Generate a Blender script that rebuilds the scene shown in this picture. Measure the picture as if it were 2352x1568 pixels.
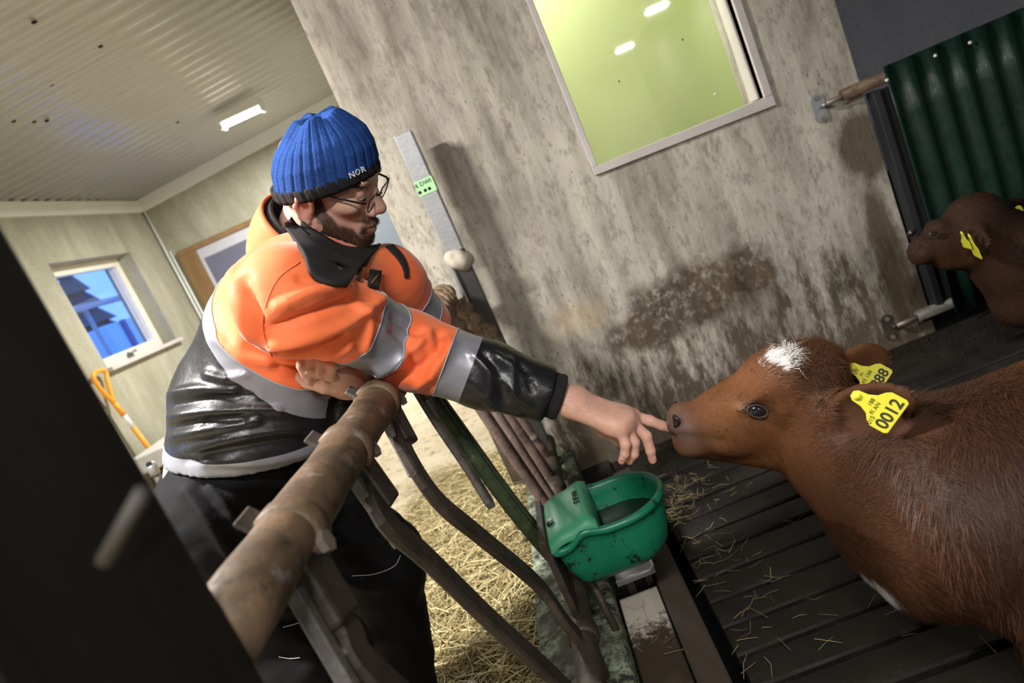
import bpy, bmesh, math, random
import numpy as np
from mathutils import Vector, Matrix, noise as mnoise

for o in list(bpy.data.objects):
    bpy.data.objects.remove(o, do_unlink=True)
scene = bpy.context.scene
COL = scene.collection
random.seed(7)
RNG = np.random.default_rng(7)

# ------------------------------------------------------------------ camera
# World: X right along the concrete wall, Y into the barn, Z up, metres.
EYE = np.array([0.0, 0.0, 1.13])
FPX, CX, CY = 1568.0, 1176.0, 784.0            # 24 mm lens on a 2352 px wide frame
_n = lambda v: np.asarray(v, float) / np.linalg.norm(v)
_up = -_n([4398 - CX, 8112 - CY, FPX])         # vanishing points of the place
_fw = np.array([1155 - CX, 458 - CY, FPX]); _fw = _n(_fw - _up * _fw.dot(_up))
WORLD = np.array([np.cross(_fw, _up), _fw, _up])   # rows: world axes in camera axes

def ray(px, py):
    return WORLD @ np.array([px - CX, py - CY, FPX])
def atY(px, py, y):
    r = ray(px, py); return EYE + r * (y / r[1])
def atX(px, py, x):
    r = ray(px, py); return EYE + r * (x / r[0])
def atZ(px, py, z):
    r = ray(px, py); return EYE + r * ((z - EYE[2]) / r[2])
def project(P):
    c = (np.asarray(P) - EYE) @ WORLD
    return np.stack([CX + c[..., 0] / c[..., 2] * FPX, CY + c[..., 1] / c[..., 2] * FPX], -1)

cam = bpy.data.cameras.new('camera'); cam_ob = bpy.data.objects.new('camera', cam)
COL.objects.link(cam_ob); scene.camera = cam_ob
cam.lens = 24.0; cam.sensor_width = 36.0; cam.clip_start = 0.02; cam.clip_end = 200
R = Matrix([[*(WORLD[i] * np.array([1, -1, -1]))] for i in range(3)])
cam_ob.matrix_world = Matrix.Translation(Vector(EYE)) @ R.to_4x4()
cam.dof.use_dof = True; cam.dof.focus_distance = 1.30; cam.dof.aperture_fstop = 3.8

# ------------------------------------------------------------------ world and exposure
world = bpy.data.worlds.new('dusk'); scene.world = world; world.use_nodes = True
wn = world.node_tree.nodes; wl = world.node_tree.links
wb = wn['Background']; wb.inputs[0].default_value = (0.10, 0.24, 0.75, 1); wb.inputs[1].default_value = 3.0
scene.view_settings.view_transform = 'Standard'; scene.view_settings.look = 'None'
scene.view_settings.exposure = 0.0; scene.view_settings.gamma = 1.0
scene.view_settings.use_curve_mapping = False

# lamps of the barn: (x, y, z, power) - built further down; the third alley one is unseen fill added for the man
ALLEY_AND_FILL_LAMPS = [(-1.66, 5.75, 2.60, 150), (-1.62, 1.12, 2.60, 185), (-0.22, -1.0, 2.66, 105)]
PEN_LAMPS = [(2.75, -4.1, 2.62, 150), (2.75, -6.45, 2.62, 100)]
BACKROOM_LAMP = (0.15, 2.98, 2.45, 26)
# ------------------------------------------------------------------ object helpers
def root_offset(o):
    v = np.zeros(3)
    while o is not None:
        v += np.array(o.location); o = o.parent
    return v
def tag(o, label=None, cat=None, group=None, kind=None):
    if label: o['label'] = label
    if cat: o['category'] = cat
    if group: o['group'] = group
    if kind: o['kind'] = kind
    return o
def thing(name, loc, label, cat, group=None):
    o = bpy.data.objects.new(name, None); COL.objects.link(o)
    o.empty_display_size = 0.05; o.location = Vector([float(c) for c in loc])
    return tag(o, label, cat, group)
def mesh_obj(name, V, F, mat=None, parent=None, smooth=True, bevel=0.0, mats=None, fmat=None, solid=0.0):
    V = np.asarray(V, float).reshape(-1, 3)
    if parent is not None: V = V - root_offset(parent)
    me = bpy.data.meshes.new(name)
    if isinstance(F, np.ndarray):
        k = F.shape[1]
        me.vertices.add(len(V)); me.vertices.foreach_set('co', V.astype(np.float32).ravel())
        me.loops.add(F.size); me.loops.foreach_set('vertex_index', F.astype(np.int32).ravel())
        me.polygons.add(len(F)); me.polygons.foreach_set('loop_start', np.arange(0, F.size, k, dtype=np.int32))
        me.update(calc_edges=True)
    else:
        me.from_pydata([tuple(v) for v in V], [], [tuple(int(i) for i in f) for f in F])
        me.update()
    if smooth: me.polygons.foreach_set('use_smooth', np.ones(len(me.polygons), bool))
    for m in (mats if mats else ([mat] if mat else [])): me.materials.append(m)
    if fmat is not None: me.polygons.foreach_set('material_index', np.asarray(fmat, np.int32))
    o = bpy.data.objects.new(name, me); COL.objects.link(o)
    if parent is not None: o.parent = parent
    if solid:
        s = o.modifiers.new('thick', 'SOLIDIFY'); s.thickness = solid; s.offset = 0
    if bevel:
        b = o.modifiers.new('bevel', 'BEVEL'); b.width = bevel; b.segments = 2; b.limit_method = 'ANGLE'; b.angle_limit = 0.6
        b.harden_normals = False
    return o
def flat(o):
    o.data.polygons.foreach_set('use_smooth', np.zeros(len(o.data.polygons), bool)); return o
def share(o, name, parent, loc=(0, 0, 0), rot=None):
    c = o.copy(); c.name = name; COL.objects.link(c); c.parent = parent; c.location = Vector(loc)
    if rot is not None: c.rotation_euler = rot
    return c

class MB:
    """collects simple solids into one mesh"""
    def __init__(s): s.V = []; s.F = []; s.M = []
    def add(s, V, F, m=0):
        b = len(s.V); s.V += [tuple(v) for v in np.asarray(V, float)]
        s.F += [tuple(i + b for i in f) for f in F]; s.M += [m] * len(F); return s
    def box(s, lo, hi, m=0, R=None, c=None):
        lo = np.array(lo, float); hi = np.array(hi, float)
        V = np.array([[x, y, z] for x in (0, 1) for y in (0, 1) for z in (0, 1)]) * (hi - lo) + lo
        if R is not None:
            c = (lo + hi) / 2 if c is None else np.array(c); V = (V - c) @ np.array(R).T + c
        return s.add(V, [(0, 1, 3, 2), (4, 6, 7, 5), (0, 4, 5, 1), (2, 3, 7, 6), (0, 2, 6, 4), (1, 5, 7, 3)], m)
    def obox(s, c, ax, half, m=0):
        ax = np.array(ax, float); c = np.array(c, float)
        V = [c + ax[0] * half[0] * i + ax[1] * half[1] * j + ax[2] * half[2] * k for i in (-1, 1) for j in (-1, 1) for k in (-1, 1)]
        return s.add(V, [(0, 1, 3, 2), (4, 6, 7, 5), (0, 4, 5, 1), (2, 3, 7, 6), (0, 2, 6, 4), (1, 5, 7, 3)], m)
    def tube(s, pts, r, seg=16, m=0, caps=True, flatn=None, flats=1.0):
        V, F = tube(pts, r, seg, caps, flatn, flats); return s.add(V, F, m)
    def build(s, name, mat=None, parent=None, **k):
        mats = k.pop('mats', None)
        return mesh_obj(name, s.V, s.F, mat, parent, mats=mats, fmat=s.M if mats else None, **k)
def frame_along(pts):
    pts = np.asarray(pts, float); T = np.gradient(pts, axis=0); T /= np.linalg.norm(T, axis=1)[:, None] + 1e-12
    a = np.array([0, 0, 1.0]) if abs(T[0][2]) < 0.9 else np.array([1.0, 0, 0])
    N = []; n = a - T[0] * a.dot(T[0]); n /= np.linalg.norm(n)
    for t in T:
        n = n - t * n.dot(t); n /= np.linalg.norm(n) + 1e-12; N.append(n)
    N = np.array(N); return T, N, np.cross(T, N)
def tube(pts, r, seg=16, caps=True, flatn=None, flats=1.0):
    pts = np.asarray(pts, float); T, N, B = frame_along(pts)
    if flatn is not None:
        fn = np.array(flatn, float); N = fn - T * (T @ fn)[:, None]; N /= np.linalg.norm(N, axis=1)[:, None]; B = np.cross(T, N)
    r = np.broadcast_to(np.asarray(r, float), (len(pts),))
    a = np.linspace(0, 2 * np.pi, seg, endpoint=False)
    V = (pts[:, None] + r[:, None, None] * (np.cos(a)[None, :, None] * N[:, None] * flats + np.sin(a)[None, :, None] * B[:, None])).reshape(-1, 3)
    F = [(i * seg + j, i * seg + (j + 1) % seg, (i + 1) * seg + (j + 1) % seg, (i + 1) * seg + j) for i in range(len(pts) - 1) for j in range(seg)]
    if caps: F += [tuple(range(seg))[::-1], tuple((len(pts) - 1) * seg + j for j in range(seg))]
    return V, F
def smooth_path(pts, n=24):
    pts = np.asarray(pts, float); P = np.vstack([2 * pts[0] - pts[1], pts, 2 * pts[-1] - pts[-2]]); out = []
    m = len(pts) - 1
    for t in np.linspace(0, m, n):
        i = min(int(t), m - 1); u = t - i; a, b, c, d = P[i:i + 4]
        out.append(0.5 * ((2 * b) + (c - a) * u + (2 * a - 5 * b + 4 * c - d) * u * u + (3 * b - a - 3 * c + d) * u ** 3))
    return np.array(out)
def grid_faces(nu, nv, closed=False):
    F = []
    for i in range(nu - 1):
        for j in range(nv if closed else nv - 1):
            k = (j + 1) % nv; F.append((i * nv + j, i * nv + k, (i + 1) * nv + k, (i + 1) * nv + j))
    return F
def sheet(P, thick, nrm=None):
    """closed slab from a (nu,nv,3) grid of points"""
    P = np.asarray(P, float); nu, nv = P.shape[:2]
    if nrm is None:
        du = np.gradient(P, axis=0); dv = np.gradient(P, axis=1); nrm = np.cross(du, dv)
    nrm = nrm / (np.linalg.norm(nrm, axis=-1, keepdims=True) + 1e-12)
    V = np.vstack([(P + nrm * thick / 2).reshape(-1, 3), (P - nrm * thick / 2).reshape(-1, 3)]); n = nu * nv
    F = grid_faces(nu, nv); F = F + [tuple(i + n for i in f[::-1]) for f in F]
    ring = [j for j in range(nv)] + [i * nv + nv - 1 for i in range(1, nu)] + [(nu - 1) * nv + j for j in range(nv - 2, -1, -1)] + [i * nv for i in range(nu - 2, 0, -1)]
    for a, b in zip(ring, ring[1:] + ring[:1]): F.append((b, a, a + n, b + n))
    return V, F

# ------------------------------------------------------------------ materials
class G:
    """small wrapper for writing node materials"""
    def __init__(s, name, rough=0.6, metal=0.0, spec=0.5):
        s.mat = bpy.data.materials.new(name); s.mat.use_nodes = True; s.nt = s.mat.node_tree
        s.b = s.nt.nodes['Principled BSDF']; s.out = s.nt.nodes['Material Output']
        s.set('Roughness', rough); s.set('Metallic', metal); s.set('Specular IOR Level', spec); s._oc = None
    def plug(s, sock, v):
        if isinstance(v, bpy.types.NodeSocket): s.nt.links.new(v, sock)
        elif isinstance(v, (tuple, list)) and sock.type == 'RGBA' and len(v) == 3: sock.default_value = (*v, 1)
        else: sock.default_value = v
    def set(s, k, v): s.plug(s.b.inputs[k], v); return s
    def n(s, t, ins=None, **at):
        x = s.nt.nodes.new(t)
        for k, v in at.items(): setattr(x, k, v)
        for k, v in (ins or {}).items(): s.plug(x.inputs[k], v)
        return x
    @property
    def oc(s):
        if s._oc is None: s._oc = s.n('ShaderNodeTexCoord').outputs['Object']
        return s._oc
    def map(s, scale=(1, 1, 1), loc=(0, 0, 0), rot=(0, 0, 0), vec=None):
        return s.n('ShaderNodeMapping', {'Vector': vec or s.oc, 'Location': loc, 'Rotation': rot, 'Scale': scale}).outputs[0]
    def noise(s, scale=5, detail=4, rough=0.55, stretch=None, dist=0.0, vec=None):
        v = vec or (s.map(stretch) if stretch else s.oc)
        return s.n('ShaderNodeTexNoise', {'Vector': v, 'Scale': scale, 'Detail': detail, 'Roughness': rough, 'Distortion': dist}).outputs[0]
    def vor(s, scale=5, stretch=None, feature='F1', out=0, rnd=1.0):
        return s.n('ShaderNodeTexVoronoi', {'Vector': s.map(stretch) if stretch else s.oc, 'Scale': scale, 'Randomness': rnd}, feature=feature).outputs[out]
    def ramp(s, f, stops, interp='LINEAR'):
        r = s.n('ShaderNodeValToRGB', {'Fac': f}); e = r.color_ramp.elements; r.color_ramp.interpolation = interp
        while len(e) < len(stops): e.new(0.5)
        for q, (p, c) in zip(e, stops): q.position = p; q.color = (c, c, c, 1) if isinstance(c, (int, float)) else (*c, 1)
        return r.outputs[0]
    def mix(s, f, a, b, mode='MIX'):
        x = s.n('ShaderNodeMix', data_type='RGBA', blend_type=mode)
        s.plug(x.inputs[0], f); s.plug(x.inputs[6], a); s.plug(x.inputs[7], b); return x.outputs[2]
    def m(s, op, a, b=None, c=None, clamp=False):
        x = s.n('ShaderNodeMath', operation=op, use_clamp=clamp); s.plug(x.inputs[0], a)
        if b is not None: s.plug(x.inputs[1], b)
        if c is not None: s.plug(x.inputs[2], c)
        return x.outputs[0]
    def sep(s, vec=None): return s.n('ShaderNodeSeparateXYZ', {0: vec or s.oc}).outputs
    def blob(s, c, r, soft=1.0):
        """1 inside an ellipsoid, falling off to 0 outside"""
        v = s.n('ShaderNodeVectorMath', {0: s.oc, 1: tuple(float(q) for q in c)}, operation='SUBTRACT').outputs[0]
        v = s.n('ShaderNodeVectorMath', {0: v, 1: tuple(1.0 / float(q) for q in r)}, operation='MULTIPLY').outputs[0]
        l = s.n('ShaderNodeVectorMath', {0: v}, operation='LENGTH').outputs['Value']
        return s.m('MULTIPLY', s.m('SUBTRACT', 1.0 + soft / 2, l), 1.0 / soft, clamp=True)
    def attr(s, name): return s.n('ShaderNodeAttribute', attribute_name=name).outputs
    def color(s, c): return s.set('Base Color', c)
    def bump(s, h, strength=0.3, dist=0.01):
        s.set('Normal', s.n('ShaderNodeBump', {'Height': h, 'Strength': strength, 'Distance': dist}).outputs[0]); return s

def simple(name, c, rough=0.6, metal=0.0, var=0.25, scale=12, bump=0.15, spec=0.5, stretch=None, bd=0.004):
    g = G(name, rough, metal, spec); f = g.noise(scale, 5, 0.6, stretch)
    g.color(g.mix(f, tuple(x * (1 - var) for x in c), tuple(min(1, x * (1 + var)) for x in c)))
    if bump: g.bump(g.noise(scale * 3, 4, 0.6, stretch), bump, bd)
    return g.mat
def emis(name, c, s):
    g = G(name); g.color((0.8, 0.8, 0.8)); g.set('Emission Color', c); g.set('Emission Strength', s); return g.mat

# ------------------------------------------------------------------ soft solids (distance fields)
class Field:
    def __init__(s, lo, hi, h):
        s.lo = np.array(lo, float); s.h = h; s.n = np.ceil((np.array(hi) - s.lo) / h).astype(int) + 1
        s.ax = [(s.lo[i] + h * np.arange(s.n[i])).astype(np.float32) for i in range(3)]
        s.D = np.full(s.n, 1.0, np.float32)
    def _sub(s, lo, hi, pad):
        i0 = np.clip(np.floor((np.array(lo) - pad - s.lo) / s.h).astype(int), 0, s.n); i1 = np.clip(np.ceil((np.array(hi) + pad - s.lo) / s.h).astype(int) + 1, 0, s.n)
        sl = tuple(slice(a, b) for a, b in zip(i0, i1))
        return sl, np.meshgrid(*[s.ax[i][sl[i]] for i in range(3)], indexing='ij')
    def _put(s, sl, d, k, op):
        a = s.D[sl]
        if op == 'sub':
            d = -d; h = np.clip(0.5 - 0.5 * (a - d) / k, 0, 1) if k else None
            s.D[sl] = np.maximum(a, d) if not k else a * (1 - h) + d * h + k * h * (1 - h)
        elif k: 
            h = np.clip(0.5 + 0.5 * (d - a) / k, 0, 1); s.D[sl] = d + (a - d) * h - k * h * (1 - h)
        else: s.D[sl] = np.minimum(a, d)
    def ell(s, c, r, R=None, k=0.02, op='add'):
        c = np.array(c, float); r = np.broadcast_to(np.array(r, float), (3,)); m = r.max()
        sl, g = s._sub(c - m, c + m, k * 1.6 + 3 * s.h)
        if g[0].size == 0: return s
        P = [g[i] - c[i] for i in range(3)]
        if R is not None:
            R = np.array(R, float); P = [P[0] * R[j][0] + P[1] * R[j][1] + P[2] * R[j][2] for j in range(3)]   # rows = local axes
        k0 = np.sqrt(sum((P[i] / r[i]) ** 2 for i in range(3))); k1 = np.sqrt(sum((P[i] / r[i] ** 2) ** 2 for i in range(3))) + 1e-9
        s._put(sl, (k0 * (k0 - 1) / k1).astype(np.float32), k, op); return s
    def cone(s, a, b, ra, rb=None, k=0.02, op='add', fn=None, fs=1.0):
        """tapered capsule; fn/fs: squeeze (fs>1) or widen (fs<1) along direction fn"""
        rb = ra if rb is None else rb; a = np.array(a, float); b = np.array(b, float); m = max(ra, rb) / min(1.0, fs)
        sl, g = s._sub(np.minimum(a, b) - m, np.maximum(a, b) + m, k * 1.6 + 3 * s.h)
        if g[0].size == 0: return s
        ba = b - a; P = [g[i] - a[i] for i in range(3)]
        t = np.clip((P[0] * ba[0] + P[1] * ba[1] + P[2] * ba[2]) / max(ba.dot(ba), 1e-12), 0, 1)
        Q = [P[i] - t * ba[i] for i in range(3)]
        if fn is not None:
            fn = _n(fn); d = (Q[0] * fn[0] + Q[1] * fn[1] + Q[2] * fn[2]) * (fs - 1); Q = [Q[i] + d * fn[i] for i in range(3)]
        s._put(sl, (np.sqrt(Q[0] ** 2 + Q[1] ** 2 + Q[2] ** 2) - (ra + (rb - ra) * t)).astype(np.float32), k, op); return s
    def chain(s, pts, rs, **k):
        for i in range(len(pts) - 1): s.cone(pts[i], pts[i + 1], rs[i], rs[i + 1], **k)
        return s
    def halfspace(s, p, nrm, k=0.0):
        """cut away everything on the side the normal points to"""
        nrm = _n(nrm); g = np.meshgrid(*s.ax, indexing='ij')
        d = sum((g[i] - p[i]) * nrm[i] for i in range(3)).astype(np.float32); s.D = np.maximum(s.D, d); return s
    def mesh(s, smooth=2):
        D = s.D; nx, ny, nz = D.shape; ins = D < 0
        c = [ins[i:nx - 1 + i, j:ny - 1 + j, l:nz - 1 + l] for i in (0, 1) for j in (0, 1) for l in (0, 1)]
        cnt = sum(x.astype(np.int8) for x in c); act = (cnt > 0) & (cnt < 8)
        idx = np.full(act.shape, -1, np.int64); I = np.argwhere(act); idx[act] = np.arange(len(I))
        offs = np.array([(i, j, l) for i in (0, 1) for j in (0, 1) for l in (0, 1)])
        vals = np.stack([D[I[:, 0] + o[0], I[:, 1] + o[1], I[:, 2] + o[2]] for o in offs], 1)
        acc = np.zeros((len(I), 3)); w = np.zeros(len(I))
        for a in range(8):
            for b in range(a + 1, 8):
                if np.abs(offs[a] - offs[b]).sum() != 1: continue
                va, vb = vals[:, a], vals[:, b]; x = (va < 0) != (vb < 0)
                t = np.where(x, va / np.where(x, va - vb, 1), 0)
                acc += np.where(x[:, None], offs[a] + t[:, None] * (offs[b] - offs[a]), 0); w += x
        V = s.lo + s.h * (I + acc / w[:, None]); Q = []
        for ax in range(3):
            sh = [slice(0, n) for n in D.shape]; s0 = list(sh); s1 = list(sh)
            s0[ax] = slice(0, D.shape[ax] - 1); s1[ax] = slice(1, D.shape[ax])
            cr = ins[tuple(s0)] != ins[tuple(s1)]; E = np.argwhere(cr); flip = ins[tuple(s0)][cr]
            u, v = [(1, 2), (2, 0), (0, 1)][ax]
            ok = (E[:, u] > 0) & (E[:, v] > 0) & (E[:, u] < D.shape[u] - 1) & (E[:, v] < D.shape[v] - 1); E = E[ok]; flip = flip[ok]
            def cell(du, dv):
                C = E.copy(); C[:, u] += du; C[:, v] += dv; return idx[C[:, 0], C[:, 1], C[:, 2]]
            q = np.stack([cell(-1, -1), cell(0, -1), cell(0, 0), cell(-1, 0)], 1); q[~flip] = q[~flip][:, ::-1]; Q.append(q)
        Q = np.vstack(Q); Q = Q[(Q >= 0).all(1)]
        for _ in range(smooth): V = laplace(V, Q)
        return V, Q
def laplace(V, Q, f=0.5):
    S = np.zeros_like(V); c = np.zeros(len(V))
    for a in range(Q.shape[1]):
        b = (a + 1) % Q.shape[1]
        np.add.at(S, Q[:, a], V[Q[:, b]]); np.add.at(c, Q[:, a], 1)
        np.add.at(S, Q[:, b], V[Q[:, a]]); np.add.at(c, Q[:, b], 1)
    return V + f * (S / np.maximum(c, 1)[:, None] - V)
def normals(V, Q):
    n = np.cross(V[Q[:, 2]] - V[Q[:, 0]], V[Q[:, 3 if Q.shape[1] > 3 else 1]] - V[Q[:, 1 if Q.shape[1] > 3 else 0]])
    N = np.zeros_like(V)
    for a in range(Q.shape[1]): np.add.at(N, Q[:, a], n)
    return N / (np.linalg.norm(N, axis=1)[:, None] + 1e-12)
def fnoise(P, scale, seed=0.0, stretch=(1, 1, 1)):
    P = np.asarray(P) * scale * np.array(stretch) + seed
    return np.array([mnoise.noise(p) for p in P.tolist()])
def set_attr(o, name, vals, typ='FLOAT'):
    a = o.data.attributes.new(name, typ, 'POINT')
    if typ == 'FLOAT': a.data.foreach_set('value', np.asarray(vals, np.float32))
    else:
        vals = np.asarray(vals, np.float32)
        if vals.shape[1] == 3: vals = np.hstack([vals, np.ones((len(vals), 1), np.float32)])
        a.data.foreach_set('color', vals.ravel())
def seg_dist2d(p, poly):
    d = np.full(len(p), 1e9)
    for a, b in zip(poly[:-1], poly[1:]):
        a = np.array(a, float); b = np.array(b, float); ba = b - a
        t = np.clip(((p - a) @ ba) / ba.dot(ba), 0, 1); d = np.minimum(d, np.linalg.norm(p - a - t[:, None] * ba, axis=1))
    return d
def crease(V, N, strokes):
    """press folds into cloth: each stroke is a line on the visible side of the cloth, its width and its height"""
    p = project(V); face = np.clip(((EYE - V) * N).sum(1) / np.linalg.norm(EYE - V, axis=1) * 2.5, 0, 1)
    off = np.zeros(len(V))
    for poly, w, h in strokes:
        q = smooth_path(np.array([(*c, 0) for c in poly], float), 14)[:, :2]
        off += h * np.exp(-(seg_dist2d(p, q) / w) ** 2)
    return V + N * (off * face)[:, None]

def strands(name, V, Q, count, mat, parent, direction, length, width, color=None, mask=None, lift=0.25, seed=1, wob=0.25, curl=0.0):
    """many short hairs joined into one part"""
    rg = np.random.default_rng(seed)
    T = np.vstack([Q[:, [0, 1, 2]], Q[:, [0, 2, 3]]]) if Q.shape[1] == 4 else Q
    A = np.linalg.norm(np.cross(V[T[:, 1]] - V[T[:, 0]], V[T[:, 2]] - V[T[:, 0]]), axis=1)
    if mask is not None: A = A * mask(V[T].mean(1))
    t = rg.choice(len(T), count, p=A / A.sum()); u = rg.random((count, 2)); f = u.sum(1) > 1; u[f] = 1 - u[f]
    P = V[T[t, 0]] + u[:, :1] * (V[T[t, 1]] - V[T[t, 0]]) + u[:, 1:] * (V[T[t, 2]] - V[T[t, 0]])
    VN = normals(V, Q); N = VN[T[t, 0]]
    d = direction(P); d = d - N * (d * N).sum(1)[:, None]; d /= np.linalg.norm(d, axis=1)[:, None] + 1e-9
    d = d + rg.normal(0, wob, (count, 3)); d = d - N * (d * N).sum(1)[:, None]; d /= np.linalg.norm(d, axis=1)[:, None] + 1e-9
    L = (length(P) if callable(length) else np.full(count, length)) * rg.uniform(0.6, 1.25, count)
    lf = lift(P) if callable(lift) else np.full(count, lift)
    side = np.cross(d, N); W = width * rg.uniform(0.6, 1.3, count)
    e1 = d * np.sqrt(1 - np.minimum(lf, .95) ** 2)[:, None] + N * lf[:, None]; e2 = d + N * (lf * 0.2)[:, None] + side * (curl * rg.normal(0, 1, count))[:, None]
    B0 = P - N * 0.002; B1 = B0 + e1 * (L * 0.5)[:, None]; B2 = B1 + e2 * (L * 0.5)[:, None]
    w = side * (W / 2)[:, None]
    VV = np.stack([B0 - w, B0 + w, B1 + w * 0.8, B1 - w * 0.8, B2 + w * .15, B2 - w * .15], 1).reshape(-1, 3)
    i = np.arange(count)[:, None] * 6
    FF = np.vstack([i + np.array([[0, 1, 2, 3]]), i + np.array([[3, 2, 4, 5]])])
    o = mesh_obj(name, VV, FF, mat, parent)
    if color is not None: set_attr(o, 'tint', np.repeat(color(P, rg), 6, 0), 'FLOAT_COLOR')
    return tag(o, kind='stuff')
# ------------------------------------------------------------------ surfaces
WY = 2.57                      # face of the concrete wall
def mat_concrete():
    g = G('stained_concrete', 0.85, spec=0.25)
    st = g.noise(9, 6, 0.65, (1, 1, 0.16)); bl = g.noise(2.2, 5, 0.6); fi = g.noise(38, 5, 0.75, (1, 1, 0.45))
    c = g.mix(g.ramp(st, [(0.32, 0), (0.66, 1)]), (0.135, 0.115, 0.09), (0.49, 0.45, 0.385))
    c = g.mix(g.ramp(bl, [(0.35, 0), (0.7, 1)]), c, g.mix(0.45, c, (0.60, 0.555, 0.475)))
    c = g.mix(g.m('MULTIPLY', g.ramp(fi, [(0.36, 1), (0.5, 0)]), 0.55), c, (0.16, 0.135, 0.11))
    sp = g.vor(42, (1, 1, 0.6)); gate = g.ramp(g.noise(7, 3, 0.6), [(0.45, 0), (0.6, 1)])
    c = g.mix(g.m('MULTIPLY', g.ramp(sp, [(0.08, 0.7), (0.20, 0)]), gate), c, (0.11, 0.09, 0.065))
    # dung and damp: darker brown marks with their own outline
    nz = g.noise(7, 7, 0.7, (1, 1, 0.5)); nz2 = g.noise(15, 6, 0.7, (1, 1, 0.3))
    def stain(p, r, soft, lo, hi):
        w = atY(*p, WY); return g.ramp(g.m('ADD', g.blob(w, r, soft), g.m('MULTIPLY', g.m('SUBTRACT', nz, 0.5), 1.5)), [(lo, 0), (hi, 1)])
    big = g.m('MAXIMUM', g.m('MAXIMUM', stain((1610, 670), (0.34, 0.4, 0.13), 1.2, 0.40, 0.80), stain((1500, 745), (0.18, 0.4, 0.09), 1.1, 0.4, 0.75)), stain((1720, 640), (0.14, 0.4, 0.07), 1.1, 0.45, 0.8))
    big = g.m('MULTIPLY', big, g.ramp(g.noise(26, 6, 0.75), [(0.36, 0.25), (0.50, 1.0)]))
    c = g.mix(g.m('MULTIPLY', big, 0.88), c, g.mix(g.ramp(nz2, [(.35, 0), (.7, 1)]), (0.014, 0.009, 0.005), (0.105, 0.066, 0.034)))
    edge = g.m('MAXIMUM', stain((1985, 330), (0.10, 0.4, 0.15), 1.0, 0.45, 0.8), stain((2050, 600), (0.07, 0.4, 0.35), 1.0, 0.45, 0.85))  # gate-side dirt, made larger to carry the falloff of light there
    c = g.mix(g.m('MULTIPLY', edge, 0.85), c, g.mix(nz2, (0.03, 0.02, 0.012), (0.12, 0.085, 0.048)))
    z = g.sep()[2]
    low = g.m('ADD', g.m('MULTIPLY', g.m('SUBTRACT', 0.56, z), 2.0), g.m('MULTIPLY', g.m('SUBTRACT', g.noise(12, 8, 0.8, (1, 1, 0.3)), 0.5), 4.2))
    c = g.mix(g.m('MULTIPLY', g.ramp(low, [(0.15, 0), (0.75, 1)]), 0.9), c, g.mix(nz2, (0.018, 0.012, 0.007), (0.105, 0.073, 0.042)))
    ochre = stain((1330, 730), (0.16, 0.4, 0.10), 1.4, 0.55, 1.1)
    c = g.mix(g.m('MULTIPLY', ochre, 0.35), c, (0.42, 0.29, 0.13))
    g.color(c); g.bump(g.m('ADD', fi, g.m('MULTIPLY', st, 0.7)), 0.55, 0.006); return g.mat
M_conc = mat_concrete()
M_alleywall = None
def mat_plaster(name, a, b):
    g = G(name, 0.85, spec=0.2); s = g.noise(6, 6, 0.65, (1, 1, 0.3)); f = g.noise(45, 4, 0.7)
    c = g.mix(g.ramp(s, [(0.3, 0), (0.7, 1)]), a, b); c = g.mix(g.m('MULTIPLY', g.ramp(f, [(0.3, 1), (0.48, 0)]), 0.35), c, tuple(x * 0.45 for x in a))
    g.color(c); g.bump(f, 0.25, 0.004); return g.mat
M_alleywall = mat_plaster('sage_grey_plaster', (0.27, 0.26, 0.19), (0.40, 0.385, 0.30))
M_white = simple('white_sheet_trim', (0.72, 0.74, 0.70), 0.55, var=0.08, scale=4, bump=0.05)
M_sheet = simple('white_corrugated_steel', (0.42, 0.42, 0.40), 0.24, 0.0, var=0.10, scale=3, bump=0.03, spec=0.6)
M_dusty = mat_plaster('blue_grey_panel', (0.30, 0.31, 0.36), (0.36, 0.37, 0.42))
M_darkroom = simple('dark_boards', (0.07, 0.065, 0.06), 0.9)
M_yellow = simple('lime_painted_wall', (0.60, 0.68, 0.36), 0.95, var=.08, scale=3, bump=.05, spec=0.0)
def mat_alleyfloor():
    g = G('sandy_concrete_floor', 0.85, spec=0.2); f = g.noise(18, 6, 0.7); b = g.noise(2.5, 4, 0.6)
    c = g.mix(g.ramp(b, [(0.3, 0), (0.7, 1)]), (0.40, 0.33, 0.215), (0.57, 0.49, 0.355))
    c = g.mix(g.m('MULTIPLY', g.ramp(f, [(0.36, 1), (0.46, 0)]), 0.8), c, (0.13, 0.10, 0.06)); g.color(c); g.bump(f, 0.4, 0.006); return g.mat
M_alley = mat_alleyfloor()
def mat_slat():
    g = G('dirty_slat_concrete', 0.55, spec=0.35); f = g.noise(30, 7, 0.75); b = g.noise(5, 5, 0.65, (0.4, 1, 1))
    c = g.mix(g.ramp(b, [(0.3, 0), (0.7, 1)]), (0.0065, 0.005, 0.004), (0.020, 0.016, 0.0125))
    c = g.mix(g.ramp(f, [(0.58, 0), (0.74, 1)]), c, (0.05, 0.04, 0.031)); g.color(c)
    g.set('Roughness', g.ramp(g.noise(9), [(0.3, 0.4), (0.7, 0.8)])); g.bump(f, 0.8, 0.006); return g.mat
M_slat = mat_slat()
M_timber = simple('brown_timber', (0.20, 0.115, 0.045), 0.7, var=0.5, scale=14, stretch=(1, 1, 0.12))
M_ochre = simple('varnished_pine', (0.55, 0.30, 0.05), 0.5, var=0.3, scale=10, stretch=(0.1, 1, 1))
M_frame = simple('grey_white_painted_wood', (0.50, 0.455, 0.44), 0.6, var=0.2, scale=9, bump=0.2)
M_framew = simple('cream_painted_wood', (0.74, 0.70, 0.60), 0.6, var=0.12, scale=9, bump=0.2)
M_void = simple('black_void', (0.008, 0.008, 0.008), 0.95, var=0.1)
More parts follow.
